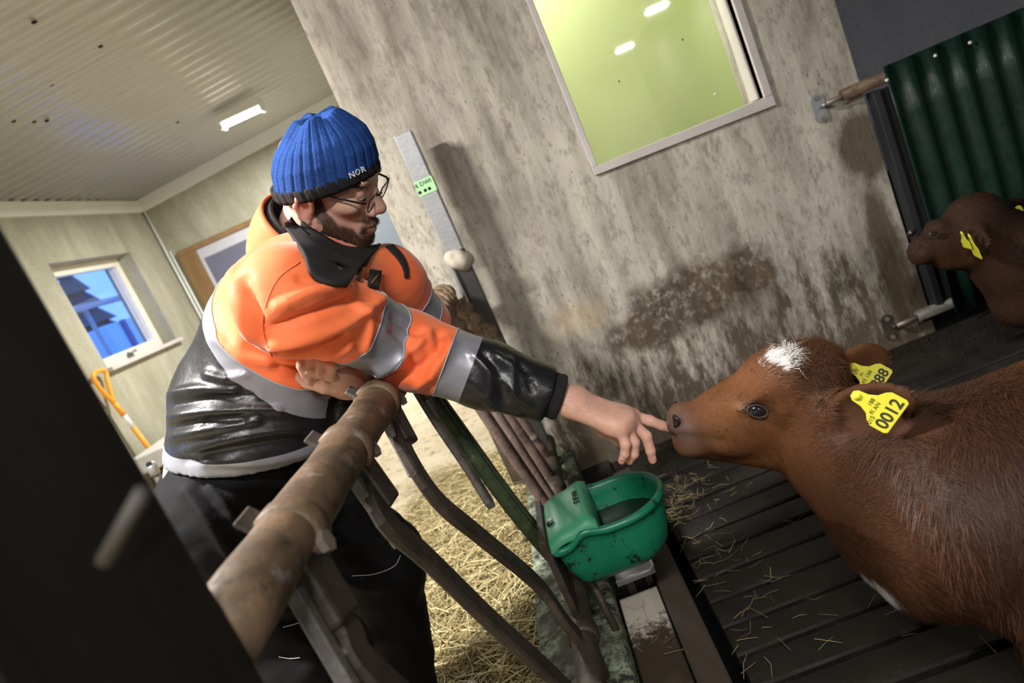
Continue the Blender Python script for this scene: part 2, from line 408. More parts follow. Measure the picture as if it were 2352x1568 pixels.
def mat_glass(name, tint=(1, 1, 1), gloss=0.05, rough=0.02):
    g = G(name); nt = g.nt; nt.nodes.remove(g.b)
    tr = g.n('ShaderNodeBsdfTransparent', {0: (*tint, 1)}); gl = g.n('ShaderNodeBsdfGlossy', {'Color': (1, 1, 1, 1), 'Roughness': rough})
    fr = g.n('ShaderNodeLayerWeight', {'Blend': 0.5}); fac = g.m('ADD', g.m('MULTIPLY', g.m('POWER', fr.outputs['Facing'], 5.0), 0.9), gloss, clamp=True)
    mx = g.n('ShaderNodeMixShader', {0: fac, 1: tr.outputs[0], 2: gl.outputs[0]}); nt.links.new(mx.outputs[0], g.out.inputs[0]); return g.mat
M_glass = mat_glass('window_glass')
M_steel = simple('galvanised_steel', (0.34, 0.345, 0.36), 0.42, 0.55, var=0.22, scale=25, bump=0.2)

def structure(name, V, F, mat, **k):
    o = mesh_obj(name, V, F, mat, smooth=False, **k); o['kind'] = 'structure'; return o
def wall_with_hole(name, axis, pos, thick, u0, u1, z0, z1, holes, mat):
    """wall slab normal to axis (0=x,1=y) from pos to pos+thick with rectangular holes (u0,u1,z0,z1)"""
    us = sorted({u0, u1, *[h[0] for h in holes], *[h[1] for h in holes]}); zs = sorted({z0, z1, *[h[2] for h in holes], *[h[3] for h in holes]})
    m = MB()
    solid = lambda i, j: 0 <= i < len(us) - 1 and 0 <= j < len(zs) - 1 and not any(h[0] <= (us[i] + us[i + 1]) / 2 <= h[1] and h[2] <= (zs[j] + zs[j + 1]) / 2 <= h[3] for h in holes)
    P = lambda u, z, d: (pos + d, u, z) if axis == 0 else (u, pos + d, z)
    for i in range(len(us) - 1):
        for j in range(len(zs) - 1):
            if not solid(i, j): continue
            a, b, c, d = us[i], us[i + 1], zs[j], zs[j + 1]
            for w, fl in ((0, 0), (thick, 1)):
                q = [P(a, c, w), P(b, c, w), P(b, d, w), P(a, d, w)]; m.add(q if fl == axis else q[::-1], [(0, 1, 2, 3)])
            for (di, dj, e) in ((-1, 0, (a, c, a, d)), (1, 0, (b, c, b, d)), (0, -1, (a, c, b, c)), (0, 1, (a, d, b, d))):
                if not solid(i + di, j + dj): m.add([P(e[0], e[1], 0), P(e[2], e[3], 0), P(e[2], e[3], thick), P(e[0], e[1], thick)], [(0, 1, 2, 3)])
    return structure(name, m.V, m.F, mat)
def slab(name, lo, hi, mat, **k):
    m = MB().box(lo, hi); return structure(name, m.V, m.F, mat, **k)

# ------------------------------------------------------------------ the concrete wall and its window
WX0, WX1 = -0.407, 1.338
ox0, ox1, oz0, oz1 = 0.365, 1.003, 1.088, 2.02
wall_with_hole('wall_back', 1, WY, 0.2, WX0, WX1, 0, 3.0, [(ox0, ox1, oz0, oz1)], M_conc)
win = bpy.data.objects.new('window_1', None); COL.objects.link(win); win.location = (0.68, WY, 1.1); win['kind'] = 'structure'
fx0, fx1, y0, y1 = ox0 - 0.022, ox1 + 0.03, WY - 0.014, WY + 0.11
zl, zr = 1.075, 1.047          # the lower board has sagged towards the right
m = MB(); m.add([(fx0, y0, zl), (fx1, y0, zr), (fx1, y1, zr), (fx0, y1, zl), (fx0, y0, zl + 0.030), (fx1, y0, zr + 0.038), (fx1, y1, zr + 0.038), (fx0, y1, zl + 0.030)],
               [(0, 1, 5, 4), (1, 2, 6, 5), (2, 3, 7, 6), (3, 0, 4, 7), (4, 5, 6, 7), (0, 3, 2, 1)])
flat(m.build('bottom_frame', M_frame, win, bevel=0.002))
for nm, a, b in (('side_frame', fx0, ox0), ('side_frame', ox1, fx1)):
    flat(MB().box((a, y0, zl + .0295 if a < 0.5 else zr + .0385), (b, y1, oz1)).build(nm, M_frame, win, bevel=0.003))
flat(MB().box((ox1 - 0.009, y0 + 0.045, 1.09), (ox1, y1, oz1)).build('glazing_bead', M_frame, win, bevel=0.002))
flat(MB().box((fx0, y0, oz1), (fx1, y1, oz1 + 0.03)).build('top_frame', M_frame, win, bevel=0.003))
flat(MB().box((ox0 - .004, WY + 0.058, 1.07), (ox1 - .006, WY + 0.064, oz1)).build('pane', M_glass, win))
for px, py in ((1422, 187), (1568, 91), (1645, 214)):
    p = atY(px, py, WY + 0.057); q = MB(); q.obox(p, np.eye(3), (0.010, 0.0008, 0.002) if px > 1600 else (0.0026, 0.0008, 0.003))
    q.build('paint_chip' if px > 1600 else 'fly_speck', M_framew if px > 1600 else M_void, win)
# lime-painted room behind the glass
slab('wall_backroom', (-0.36, 3.17, 0), (1.33, 3.27, 3.0), M_yellow)
slab('wall_backroom_left', (-0.40, 2.77, 0), (-0.30, 3.17, 3.0), M_yellow)
slab('wall_partition', (1.25, 2.77, 0), (1.33, 4.2, 3.0), M_yellow)
slab('floor_backroom', (-0.40, 2.77, -0.05), (1.33, 4.3, 0.0), M_alley)
slab('ceiling_backroom', (-0.40, 2.75, 2.6), (1.33, 4.3, 2.7), M_white)

# passage behind the gate
slab('wall_passage', (1.33, 3.9, 0), (3.6, 4.0, 3.0), M_dusty)

# ------------------------------------------------------------------ pen floor of concrete slats
fl = slab('floor', (-0.02, -1.2, -0.42), (3.3, 2.57, -0.40), M_void)
fl['label'] = 'slatted concrete pen floor'
first = None; pitch = 0.1045; y = 2.235
def slat_mesh():
    w, h, x0, x1 = 0.088, 0.12, 0.085, 3.28
    prof = [(-w / 2 + .004, 0), (-w / 2, -.006), (-w / 2 + .012, -h), (w / 2 - .012, -h), (w / 2, -.006), (w / 2 - .004, 0)]
    xs = np.linspace(x0, x1, 9); V = [(x, a, b) for x in xs for a, b in prof]; n = len(prof)
    F = [(i * n + j, i * n + (j + 1) % n, (i + 1) * n + (j + 1) % n, (i + 1) * n + j) for i in range(len(xs) - 1) for j in range(n)]
    return V, F + [tuple(range(n))[::-1], tuple(range((len(xs) - 1) * n, len(xs) * n))]
k = 0
while y > -1.1:
    loc = (0, y, RNG.uniform(-.003, .001))
    if first is None:
        V, F = slat_mesh(); first = mesh_obj('slat', V, F, M_slat, smooth=False); first.parent = fl; first.location = loc
    else: share(first, 'slat', fl, loc, (0, 0, RNG.uniform(-.0012, .0012)))
    y -= pitch; k += 1
slab('floor_pen_strip', (-0.02, 2.28, -0.4), (3.3, 2.57, 0.012), M_slat)
slab('floor_pen_rear', (-0.02, -8.2, -0.45), (3.6, -1.2, 0.0), M_slat)
slab('floor_passage', (1.33, 2.57, -0.2), (3.6, 4.0, 0.0), M_slat)

# ------------------------------------------------------------------ feed alley: floor, walls, ceiling
LX, BY = -3.4, 7.08
CZ = lambda x: 2.565 + 0.062 * (x - LX)         # the ceiling climbs gently towards the pen
slab('floor_alley', (LX - 0.3, -8.2, -0.15), (-0.335, BY + 0.2, 0.0), M_alley)
wall_with_hole('wall_left', 0, LX - 0.30, 0.30, -8.2, BY + 0.2, 0, 3.1, [(5.30, 6.47, 1.165, 2.065), (1.9, 3.1, 1.165, 2.065)], M_alleywall)
wall_with_hole('wall_far', 1, BY, 0.2, LX, -0.3, 0, 3.1, [], M_alleywall)
slab('wall_alley_right', (-0.44, 2.77, 0), (-0.40, BY, 3.1), M_alleywall)
slab('wall_rear', (LX - 0.3, -8.4, 0), (3.7, -8.2, 3.2), M_alleywall)
slab('wall_right', (3.3, -8.2, -0.5), (3.6, 3.9, 3.2), M_darkroom)
# corrugated ceiling sheets, waves running across the alley
ceil = bpy.data.objects.new('ceiling', None); COL.objects.link(ceil); ceil['kind'] = 'structure'; ceil.location = (-2, 2, 2.6)
def wave_sheet(ya, yb):
    ys = np.arange(ya, yb + 1e-6, 0.0115); t = (ys / 0.138) % 1.0
    prof = np.clip(0.5 + 0.62 * np.cos(2 * np.pi * t), 0, 1) * 0.019
    xs = np.array([LX, -0.30]); P = np.array([[(x, yy, CZ(x) + p) for yy, p in zip(ys, prof)] for x in xs])
    return sheet(P, 0.0008, np.zeros_like(P) + np.array([0, 0, 1.0]))
for i, ya in enumerate(np.arange(-8.2, 7.0, 1.104)):
    V, F = wave_sheet(ya, min(ya + 1.112, 7.09)); mesh_obj('roof_sheet', V, F, M_sheet, ceil)
slab('ceiling_pen', (-0.40, -8.2, 2.76), (3.6, 4.0, 2.84), M_darkroom)
slab('ceiling_loft', (LX - .3, -8.3, 2.95), (-0.3, BY + .3, 3.05), M_darkroom)
sm = MB()
for px, py in ((108, 278), (232 / 2.94, 150 / 2.94), (348 / 2.94, 573 / 2.94), (92 / 2.94, 820 / 2.94), (232 / 2.94, 823 / 2.94), (1147 / 2.94, 112 / 2.94), (680 / 2.94, 314 / 2.94), (1200 / 2.94, 827 / 2.94)):
    p = atZ(px, py, 2.62); p = atZ(px, py, CZ(p[0])); sm.obox(p, np.eye(3), (0.011, 0.006, 0.004))
sm.build('sheet_screws', M_void, ceil)
# cornice boards
m = MB(); hz = 0.115
m.add([(LX, BY - .02, CZ(LX) - hz), (-0.40, BY - .02, CZ(-.4) - hz), (-0.40, BY - .02, CZ(-.4) + .012), (LX, BY - .02, CZ(LX) + .012), (LX, BY, CZ(LX) - hz), (-0.40, BY, CZ(-.4) - hz), (-0.40, BY, CZ(-.4) + .012), (LX, BY, CZ(LX) + .012)],
      [(0, 1, 2, 3), (4, 7, 6, 5), (0, 4, 5, 1), (3, 2, 6, 7), (0, 3, 7, 4), (1, 5, 6, 2)])
structure('trim_1', m.V, m.F, M_white)
slab('trim_2', (LX, -8.2, CZ(LX) - hz), (LX + .02, BY - .02, CZ(LX) + .004), M_white)
m = MB().box((-1.42, BY - .035, CZ(-1.2) - hz - .095), (-0.95, BY, CZ(-1.2) - hz - .004)); structure('trim_3', m.V, m.F, M_ochre)
# window in the left wall
w2 = bpy.data.objects.new('window_2', None); COL.objects.link(w2); w2['kind'] = 'structure'; w2.location = (LX, 5.9, 1.16)
def barn_window(w, ya, yb, za, zb, first=True):
    xg = LX - 0.17
    flat(MB().box((xg - .03, ya, zb - .075), (xg + .03, yb, zb)).build('top_frame', M_framew, w, bevel=0.004))
    flat(MB().box((xg - .03, ya, za), (xg + .03, yb, za + .085)).build('bottom_frame', M_framew, w, bevel=0.004))
    for a, b in ((ya, ya + .08), (yb - .08, yb)): flat(MB().box((xg - .03, a, za + .085), (xg + .03, b, zb - .075)).build('side_frame', M_framew, w, bevel=0.004))
    for a, b in ((ya + .08, ya + .092), (yb - .098, yb - .086)): flat(MB().box((xg - .045, a, za + .085), (xg - .03, b, zb - .075)).build('glazing_bead', M_framew, w))
    flat(MB().box((xg - .004, ya + .08, za + .085), (xg, yb - .08, zb - .075)).build('pane', M_glass, w))
    flat(MB().box((xg + .02, ya - .02, za - .035), (LX + .05, yb + .02, za)).build('window_sill', M_frame, w, bevel=0.006))
    hk = MB(); hk.tube([(xg + .03, (ya + yb) / 2 - .02, za + .05), (xg + .07, (ya + yb) / 2 - .02, za + .05)], 0.012, 10); hk.box((xg + .06, (ya + yb) / 2 - .05, za + .04), (xg + .075, (ya + yb) / 2 + .06, za + .06))
    hk.build('window_latch', M_steel, w)
barn_window(w2, 5.30, 6.47, 1.165, 2.065)
w3 = bpy.data.objects.new('window_3', None); COL.objects.link(w3); w3['kind'] = 'structure'; w3.location = (LX, 2.5, 1.16)
barn_window(w3, 1.9, 3.1, 1.165, 2.065)
# doors in the far wall
d1 = bpy.data.objects.new('door_1', None); COL.objects.link(d1); d1['kind'] = 'structure'; d1.location = (-2.6, BY, 0)
dt = 1.905
flat(MB().box((-3.27, BY - .05, 0), (-3.08, BY + .01, dt)).build('jamb', M_timber, d1, bevel=0.004))
flat(MB().box((-3.27, BY - .05, dt), (-1.95, BY + .01, dt + .055)).build('lintel', M_timber, d1, bevel=0.004))
flat(MB().box((-2.13, BY - .05, 0), (-1.95, BY + .01, dt)).build('jamb', M_timber, d1, bevel=0.004))
M_doorp = simple('slate_door_paint', (0.115, 0.115, 0.16), 0.5, var=0.15, scale=8)
M_doorr = simple('pale_door_rail', (0.42, 0.42, 0.45), 0.5, var=0.1)
flat(MB().box((-3.08, BY - .03, dt - .11), (-2.13, BY, dt)).build('door_head_rail', M_doorr, d1, bevel=0.003))
flat(MB().box((-3.08, BY - .035, 0), (-3.045, BY, dt - .11)).build('door_stile', M_doorr, d1, bevel=0.003))
flat(MB().box((-3.045, BY - .028, 0.02), (-2.13, BY, dt - .11)).build('door_leaf', M_doorp, d1, bevel=0.003))
d2 = bpy.data.objects.new('door_2', None); COL.objects.link(d2); d2['kind'] = 'structure'; d2.location = (-1.3, BY, 0)
flat(MB().box((-1.55, BY - .03, 0.02), (-0.62, BY, 1.72)).build('door_leaf', simple('grey_blue_door', (0.12, 0.145, 0.17), 0.6, var=.1), d2, bevel=0.003))
flat(MB().box((-1.60, BY - .04, 0), (-1.55, BY, 1.78)).build('jamb', M_doorr, d2, bevel=0.003))
flat(MB().box((-1.60, BY - .04, 1.72), (-0.58, BY, 1.78)).build('lintel', M_doorr, d2, bevel=0.003))
# surface conduits by the corner
m = MB(); m.tube([(LX + .03, BY - .02, CZ(LX) - hz), (LX + .03, BY - .02, 0.3)], 0.012, 8); m.build('trim_4', M_white)['kind'] = 'structure'
m = MB(); m.tube([(-3.335, BY - .015, 2.0), (-3.335, BY - .015, 0.2)], 0.011, 8); m.build('trim_5', M_white)['kind'] = 'structure'

# ------------------------------------------------------------------ dusk outside the small window
M_snow = simple('snow', (0.62, 0.68, 0.78), 0.8, var=0.1, scale=3)
M_pine = simple('dark_pine', (0.05, 0.08, 0.09), 0.9, var=0.4)
slab('ground', (-40, -20, -0.5), (LX - 0.3, 45, -0.3), M_snow)
bh = thing('snowy_spruce', (-18.5, 18, -0.3), 'snowy spruce tree standing outside the barn window', 'tree', 'spruces outside the window')
def spruce(root, h, r, seed):
    rg = np.random.default_rng(seed); base = np.array(root.location); a = MB(); b = MB()
    n = 9
    for i in range(n):
        t = i / n; zz = h * (0.1 + 0.88 * t); rr = r * (1 - t) + 0.1; seg = 12; ring = []
        for j in range(seg):
            an = 2 * np.pi * (j + 0.5 * (i % 2)) / seg; q = rr * (1.0 if j % 2 else 0.62) * rg.uniform(.85, 1.1)
            ring.append(base + (q * np.cos(an), q * np.sin(an), zz - 0.16 * rr))
        V = [base + (0, 0, zz + h * 0.16)] + ring; a.add(V, [(0, j + 1, (j + 1) % seg + 1) for j in range(seg)])
        V2 = [base + (0, 0, zz + h * 0.165)] + [base + (p - base) * np.array([.7, .7, 1]) + (0, 0, .06) for p in ring]
        b.add(V2, [(0, j + 1, (j + 1) % seg + 1) for j in range(seg)])
    a.build('branches', M_pine, root); b.build('snow_cover', M_snow, root)
    t_ = MB(); t_.tube([base, base + (0, 0, h * .9)], [0.16, 0.03], 8); t_.build('trunk', M_timber, root)
spruce(bh, 7, 2.0, 1)
for i, (x, y, h, r) in enumerate(((-13.2, 21, 5.2, 1.5), (-16.5, 23, 7, 2.0), (-12.0, 25.5, 6, 1.7))):
    s = thing('snowy_spruce', (x, y, -0.3), 'snowy spruce tree standing outside the barn window', 'tree', 'spruces outside the window'); spruce(s, h, r, 5 + i)
tr = thing('farm_trailer', (-7.75, 12.5, -0.3), 'pale blue box trailer with a rail parked in the snow outside', 'trailer')
M_tr = simple('pale_blue_tarpaulin', (0.42, 0.62, 0.80), 0.5, var=0.1); M_trd = simple('dark_blue_steel', (0.06, 0.10, 0.22), 0.5)  # trailer ribs and chassis in an even dark blue
c = np.array([-7.75, 12.5, -0.3]); flat(MB().box(c + (-1.0, -1.5, 0.75), c + (1.0, 0.15, 2.15)).build('box_body', M_tr, tr, bevel=0.05))
flat(MB().box(c + (-1.0, 0.55, 0.75), c + (1.0, 1.3, 2.2)).build('bale', M_tr, tr, bevel=0.1))
for yy in (-1.0, -0.45): flat(MB().box(c + (1.0, yy - .07, 0.75), c + (1.04, yy + .07, 2.15)).build('rib', M_trd, tr))
m = MB(); m.tube([c + (1.1, -2.3, 2.5), c + (1.1, 1.2, 2.5)], 0.05, 8); m.build('rail', M_steel, tr)
for yy in (-1.9, 0.0):
    m = MB(); m.tube([c + (1.1, yy, 0.5), c + (1.1, yy, 2.5)], 0.035, 8); m.build('rail_post', M_steel, tr)
flat(MB().box(c + (-.9, -1.5, 0.3), c + (.9, 1.3, 0.75)).build('chassis', M_trd, tr))
for yy in (-0.9, 0.8):
    for xx in (-0.95, 0.95):
        m = MB(); m.tube([c + (xx - .12, yy, 0.36), c + (xx + .12, yy, 0.36)], 0.36, 20); m.build('wheel', M_void, tr)

# ------------------------------------------------------------------ lamps
M_lampbody = simple('lamp_housing', (0.75, 0.75, 0.72), 0.45, var=0.05)
M_tube = emis('lit_tube', (1.0, 0.97, 0.88), 14.0)
def batten(name, x, y, z, power, label, group, half=0.62, glow=True):
    r = thing(name, (x, y, z), label, 'lamp', group)
    flat(MB().box((x - half, y - .055, z - .035), (x + half, y + .055, z + .03)).build('housing', M_lampbody, r, bevel=0.008))
    d = MB(); d.tube([(x - half * .93, y, z - .05), (x + half * .93, y, z - .05)], 0.026, 14); d.build('tube', M_tube, r)
    for sx in (-1, 1): flat(MB().box((x + sx * half * .96 - .015, y - .045, z - .085), (x + sx * half * .96 + .015, y + .045, z + .0)).build('end_cap', M_lampbody, r, bevel=0.004))
    L = bpy.data.lights.new(name + '_light', 'AREA'); L.shape = 'RECTANGLE'; L.size = half * 1.8; L.size_y = 0.10; L.energy = power; L.color = (1.0, 0.975, 0.93)
    o = bpy.data.objects.new('light_source', L); COL.objects.link(o); o.parent = r; o.location = (0, 0, -0.082)
    return r
for i, (x, y, z, p) in enumerate(ALLEY_AND_FILL_LAMPS):
    batten('ceiling_batten_lamp', x, y, z - (.06 if i == 2 else 0), p, ('glowing tube lamp on the corrugated ceiling near the far door', 'tube lamp on the alley ceiling above the man', 'added fill lamp behind the dark post, lighting the man')[i], 'tube lamps of the feed alley', half=(0.19, 0.30, 0.5)[i])
for i, (x, y, z, p) in enumerate(PEN_LAMPS):
    batten('ceiling_batten_lamp', x, y, z, p, 'tube lamp on the ceiling at the far side of the pen', 'tube lamps of the calf pen', half=0.16)
batten('ceiling_batten_lamp', *BACKROOM_LAMP, 'tube lamp on the ceiling of the lime green room', None, half=0.4)
# ------------------------------------------------------------------ lettering helper
def text_mesh(s, size, depth=0.0004, bold=0.0):
    c = bpy.data.curves.new('lettering', 'FONT'); c.body = s; c.size = size; c.extrude = depth; c.offset = bold
    c.align_x = 'CENTER'; c.align_y = 'CENTER'; c.resolution_u = 4
    o = bpy.data.objects.new('lettering', c); COL.objects.link(o)
    me = bpy.data.meshes.new_from_object(o.evaluated_get(bpy.context.evaluated_depsgraph_get()))
    V = np.array([v.co[:] for v in me.vertices]); F = [tuple(p.vertices) for p in me.polygons]
    bpy.data.objects.remove(o); bpy.data.curves.remove(c); bpy.data.meshes.remove(me); return V, F
def lettering(name, s, size, origin, xdir, ydir, mat, parent, bold=0.0, depth=0.0004):
    V, F = text_mesh(s, size, depth, bold); x = _n(xdir); y = np.array(ydir, float); y = _n(y - x * y.dot(x)); z = np.cross(x, y)
    W = np.array(origin) + V[:, :1] * x + V[:, 1:2] * y + V[:, 2:] * z
    return mesh_obj(name, W, F, mat, parent, smooth=False)

# ------------------------------------------------------------------ materials of the fittings
def mat_rust(name, base, dark, pale, scale=9, rough=0.6, palef=0.62):
    g = G(name, rough, 0.1, 0.4); a = g.noise(scale, 6, 0.65); b = g.noise(scale * 3.3, 5, 0.7); p = g.noise(scale * 1.7, 4, 0.6)
    c = g.mix(g.ramp(a, [(0.32, 0), (0.68, 1)]), dark, base); c = g.mix(g.ramp(p, [(palef, 0), (palef + .12, 1)]), c, pale)
    c = g.mix(g.m('MULTIPLY', g.ramp(b, [(0.33, 1), (0.45, 0)]), 0.6), c, tuple(x * 0.3 for x in dark)); g.color(c)
    g.set('Roughness', g.ramp(b, [(0.3, rough + .15), (0.7, rough - .15)])); g.bump(b, 0.45, 0.003); return g.mat
M_rail = mat_rust('worn_rusty_pipe', (0.185, 0.115, 0.066), (0.06, 0.042, 0.028), (0.25, 0.235, 0.22), 11, palef=.60)
M_bar = mat_rust('dirty_steel_bar', (0.060, 0.043, 0.032), (0.022, 0.017, 0.013), (0.14, 0.13, 0.12), 12, palef=0.66)
M_barg = mat_rust('bare_grey_bar', (0.20, 0.19, 0.175), (0.06, 0.05, 0.045), (0.32, 0.31, 0.30), 14)
M_algae = mat_rust('algae_green_steel', (0.055, 0.085, 0.035), (0.022, 0.03, 0.018), (0.13, 0.17, 0.09), 16)
M_pinky = mat_rust('old_red_primer_tube', (0.20, 0.135, 0.11), (0.075, 0.05, 0.043), (0.36, 0.31, 0.27), 13)
M_bolt = simple('bolt_steel', (0.24, 0.20, 0.17), 0.45, 0.5, var=0.3, scale=60)
M_wrap = mat_rust('grimy_twine_wrap', (0.30, 0.20, 0.12), (0.10, 0.065, 0.04), (0.55, 0.46, 0.36), 30)

# ------------------------------------------------------------------ kerb under the fence
def mat_kerb():
    g = G('speckled_kerb_concrete', 0.85, spec=0.2); f = g.noise(34, 6, 0.75); b = g.noise(6, 4, 0.6)
    c = g.mix(g.ramp(f, [(0.42, 0), (0.6, 1)]), (0.03, 0.03, 0.027), (0.30, 0.35, 0.24)); c = g.mix(g.ramp(b, [(0.45, 0), (0.62, 1)]), c, (0.06, 0.05, 0.043))
    g.color(c); g.bump(f, 0.7, 0.006); return g.mat
def mat_worn_paint():
    g = G('worn_white_paint', 0.7); f = g.noise(40, 7, 0.8); x, y, z = g.sep()
    k = g.m('ADD', g.m('MULTIPLY', g.m('SUBTRACT', f, 0.5), 1.5), g.m('MULTIPLY', g.m('ADD', y, 0.05), 4.0))
    c = g.mix(g.ramp(k, [(0.1, 0), (0.32, 1)]), (0.030, 0.018, 0.010), (0.46, 0.41, 0.35)); g.color(c); g.bump(f, 0.5, 0.004); return g.mat
structure('floor_kerb', *(lambda m: (m.V, m.F))(MB().box((-0.34, -8.2, -0.2), (-0.135, 2.57, 0.135))), mat_kerb(), bevel=0.012)
slab('floor_ledge', (-0.135, -8.2, -0.45), (-0.02, 2.57, 0.03), M_slat)
lp = thing('painted_ledge_board', (-0.075, 1.45, 0.03), 'board with worn white paint lying between the kerb and the timber beam', 'board')
flat(MB().box((-0.128, 1.24, 0.03), (-0.024, 1.60, 0.075)).build('plank', mat_worn_paint(), lp, bevel=0.004))
tb = thing('timber_beam', (0.012, 1.2, -0.1), 'brown timber beam lying along the edge of the slatted floor', 'beam')
flat(MB().box((-0.02, -1.1, -0.1), (0.046, 2.28, 0.10)).build('beam_body', simple('muddy_timber', (0.040, 0.027, 0.018), 0.75, var=0.5, scale=14, stretch=(1, .2, 1), bump=.5), tb, bevel=0.006))
bk = thing('metal_tray', (-0.06, 1.63, 0.10), 'small grey metal tray with a bright folded rim under the bowl', 'tray')
ty0, ty1, tx0, tx1, tz = 1.585, 1.75, -0.115, -0.012, 0.12
M_tray = simple('zinc_sheet', (0.34, 0.34, 0.36), 0.4, 0.6, var=0.2)
flat(MB().box((tx0, ty0, tz - .002), (tx1, ty1, tz)).build('tray_bottom', M_tray, bk))
m = MB(); m.tube([(tx0, ty0, tz + .012), (tx1 - .01, ty0, tz + .012), (tx1, ty0 + .01, tz + .012), (tx1, ty1, tz + .012)], 0.0035, 8); m.build('tray_rim', simple('bright_rim', (0.8, 0.8, 0.8), 0.35, 0.3, var=0.05), bk)
flat(MB().box((tx0, ty0 - .001, tz), (tx1, ty0 + .001, tz + .012)).box((tx1 - .001, ty0, tz), (tx1 + .001, ty1, tz + .012)).build('tray_side', M_tray, bk))
m = MB().box((tx0 + .02, ty0 + .02, 0.03), (tx0 + .04, ty1 - .02, tz - .002)).box((tx1 - .03, ty0 + .02, 0.03), (tx1 - .012, ty1 - .02, tz - .002)); flat(m.build('tray_foot', M_bar, bk))

# ------------------------------------------------------------------ feed fence: leaning plane x + s z = c
FS, FC = 0.192, -0.162
FN = _n([1, 0, FS])
def onfence(px, py):
    r = ray(px, py); n = np.array([1, 0, FS]); return EYE + r * ((FC - n @ EYE) / (n @ r))
fence = thing('feed_fence', (-0.25, 1.5, 0.135), 'rusty tubular feed fence with curved bars the man leans on', 'fence')
def rail_pt(y): return np.array([-0.345 + 0.015 * (y - 0.5), y, 0.90])
pts = np.array([rail_pt(y) for y in np.linspace(0.488, 2.44, 30)]); pts[:, 2] += 0.004 * np.sin(pts[:, 1] * 3)
m = MB(); m.tube(pts, 0.034 + 0.0012 * np.sin(np.arange(30) * 2.3), 24); m.build('top_rail', M_rail, fence)
low = np.array([(-0.205, y, 0.225) for y in np.linspace(0.40, 2.5, 14)])
m = MB(); m.tube(low, 0.028, 18); m.build('bottom_rail', M_bar, fence)
for y in (1.10, 1.30, 1.62, 2.05):
    m = MB(); m.tube([(-0.205, y - .022, .225), (-0.205, y - .014, .225), (-0.205, y + .014, .225), (-0.205, y + .022, .225)], [.029, .035, .035, .029], 18); m.build('rail_joint', M_bar, fence)
for y in (0.62, 1.28, 2.35):
    flat(MB().box((-0.225, y - .02, 0.13), (-0.185, y + .02, 0.205)).build('rail_foot', M_bar, fence, bevel=0.004))
def flat_bar(name, path, w, t, mat, parent, n=26, endround=False):
    P = smooth_path(path, n); T, _, _ = frame_along(P); N = FN - T * (T @ FN)[:, None]; N /= np.linalg.norm(N, axis=1)[:, None]; B = np.cross(T, N)
    prof = [(-.5, -.25), (-.42, -.5), (.42, -.5), (.5, -.25), (.5, .25), (.42, .5), (-.42, .5), (-.5, .25)]
    sc = np.ones(n)
    if endround: u = np.linspace(0, 1, n); L = np.linalg.norm(np.diff(P, axis=0), axis=1).sum(); e = (1 - u) * L; sc = np.where(e < w / 2, np.sqrt(np.clip(1 - (1 - e / (w / 2)) ** 2, 0.02, 1)), 1)
    V = np.array([P[i] + B[i] * a * w * sc[i] + N[i] * b * t for i in range(n) for a, b in prof]); k = 8
    F = grid_faces(n, k, True) + [tuple(range(k))[::-1], tuple(range((n - 1) * k, n * k))]
    return mesh_obj(name, V, F, mat, parent, smooth=False, bevel=0.0)
def extend(path, z):
    p = [onfence(*q) for q in path]; d = p[-1] - p[-2]; e = p[-1] + d * ((z - p[-1][2]) / d[2]); return p + [e]
def clamp(yc, bar_path, parent, mat=M_bar, rod=True, big=1.0):
    """a bent bar with its socket, pipe collar, bolt and lock rod"""
    b = flat_bar('bar', bar_path, 0.040, 0.017, mat, parent)
    c = rail_pt(yc); T = np.array([0, 1.0, 0]); m = MB()
    m.tube([c - T * .016, c - T * .012, c + T * .012, c + T * .016], [.0355, .040, .040, .0355], 24)
    m.build('collar', M_rail, b)
    d = _n(bar_path[1] - c); d = _n(bar_path[2] - bar_path[0]); s = _n(np.cross(d, FN)); n_ = np.cross(s, d)
    top = bar_path[0] - d * 0.030
    flat(MB().obox(top + d * .036, (d, s, n_), (.046, .026, .0145)).build('socket', M_bar, b, bevel=0.006))
    m = MB(); m.tube([c, top + d * .012], [0.030, 0.024], 12); m.build('saddle', M_rail, b)
    m = MB(); q = top + d * 0.004 + s * (-.006); m.tube([q, q + n_ * .030], 0.0085, 8); m.tube([q + n_ * .022, q + n_ * .031], 0.0125, 6); flat(m.build('bolt', M_bolt, b))
    if rod:
        r0 = top + d * 0.012 - s * 0.0 + np.array([-.004, -.040, -.004]); flat(MB().obox(r0 + d * .055, (d, s, n_), (.055, .0075, .008)).build('lock_rod', M_barg, b, bevel=0.002))
    f = MB(); fp = c + np.array([-.026, -.004, .030]); f.obox(fp, (_n([-.6, 0, .8]), T, _n([.8, 0, .6])), (.016, .020, .003)); flat(f.build('collar_fin', M_barg, b, bevel=0.002))
    return b
B1 = [onfence(725, 1328), onfence(795, 1444), onfence(850, 1540), np.array([-0.27, 0.66, 0.56]), np.array([-0.222, 0.74, 0.31]), np.array([-0.205, 0.76, 0.225])]
B2 = [onfence(846, 1091), onfence(883, 1193), onfence(980, 1281), onfence(1143, 1439), onfence(1282, 1565), np.array([-0.206, 1.035, 0.235])]
B3 = [onfence(906, 961), onfence(934, 1040), onfence(1004, 1147), onfence(1097, 1226), onfence(1236, 1342), onfence(1296, 1425), np.array([-0.206, 1.262, 0.235])]
clamp(0.665, B1, fence); clamp(0.905, B2, fence); clamp(1.135, B3, fence)
tg = [onfence(948, 880), onfence(1004, 970), onfence(1073, 1072), onfence(1131, 1166)]
tb_ = flat_bar('bar', tg, 0.036, 0.014, M_barg, fence, endround=True)
c = rail_pt(1.40); m = MB(); m.tube([c - (0, .014, 0), c + (0, .014, 0)], .040, 24); m.build('collar', M_rail, tb_)
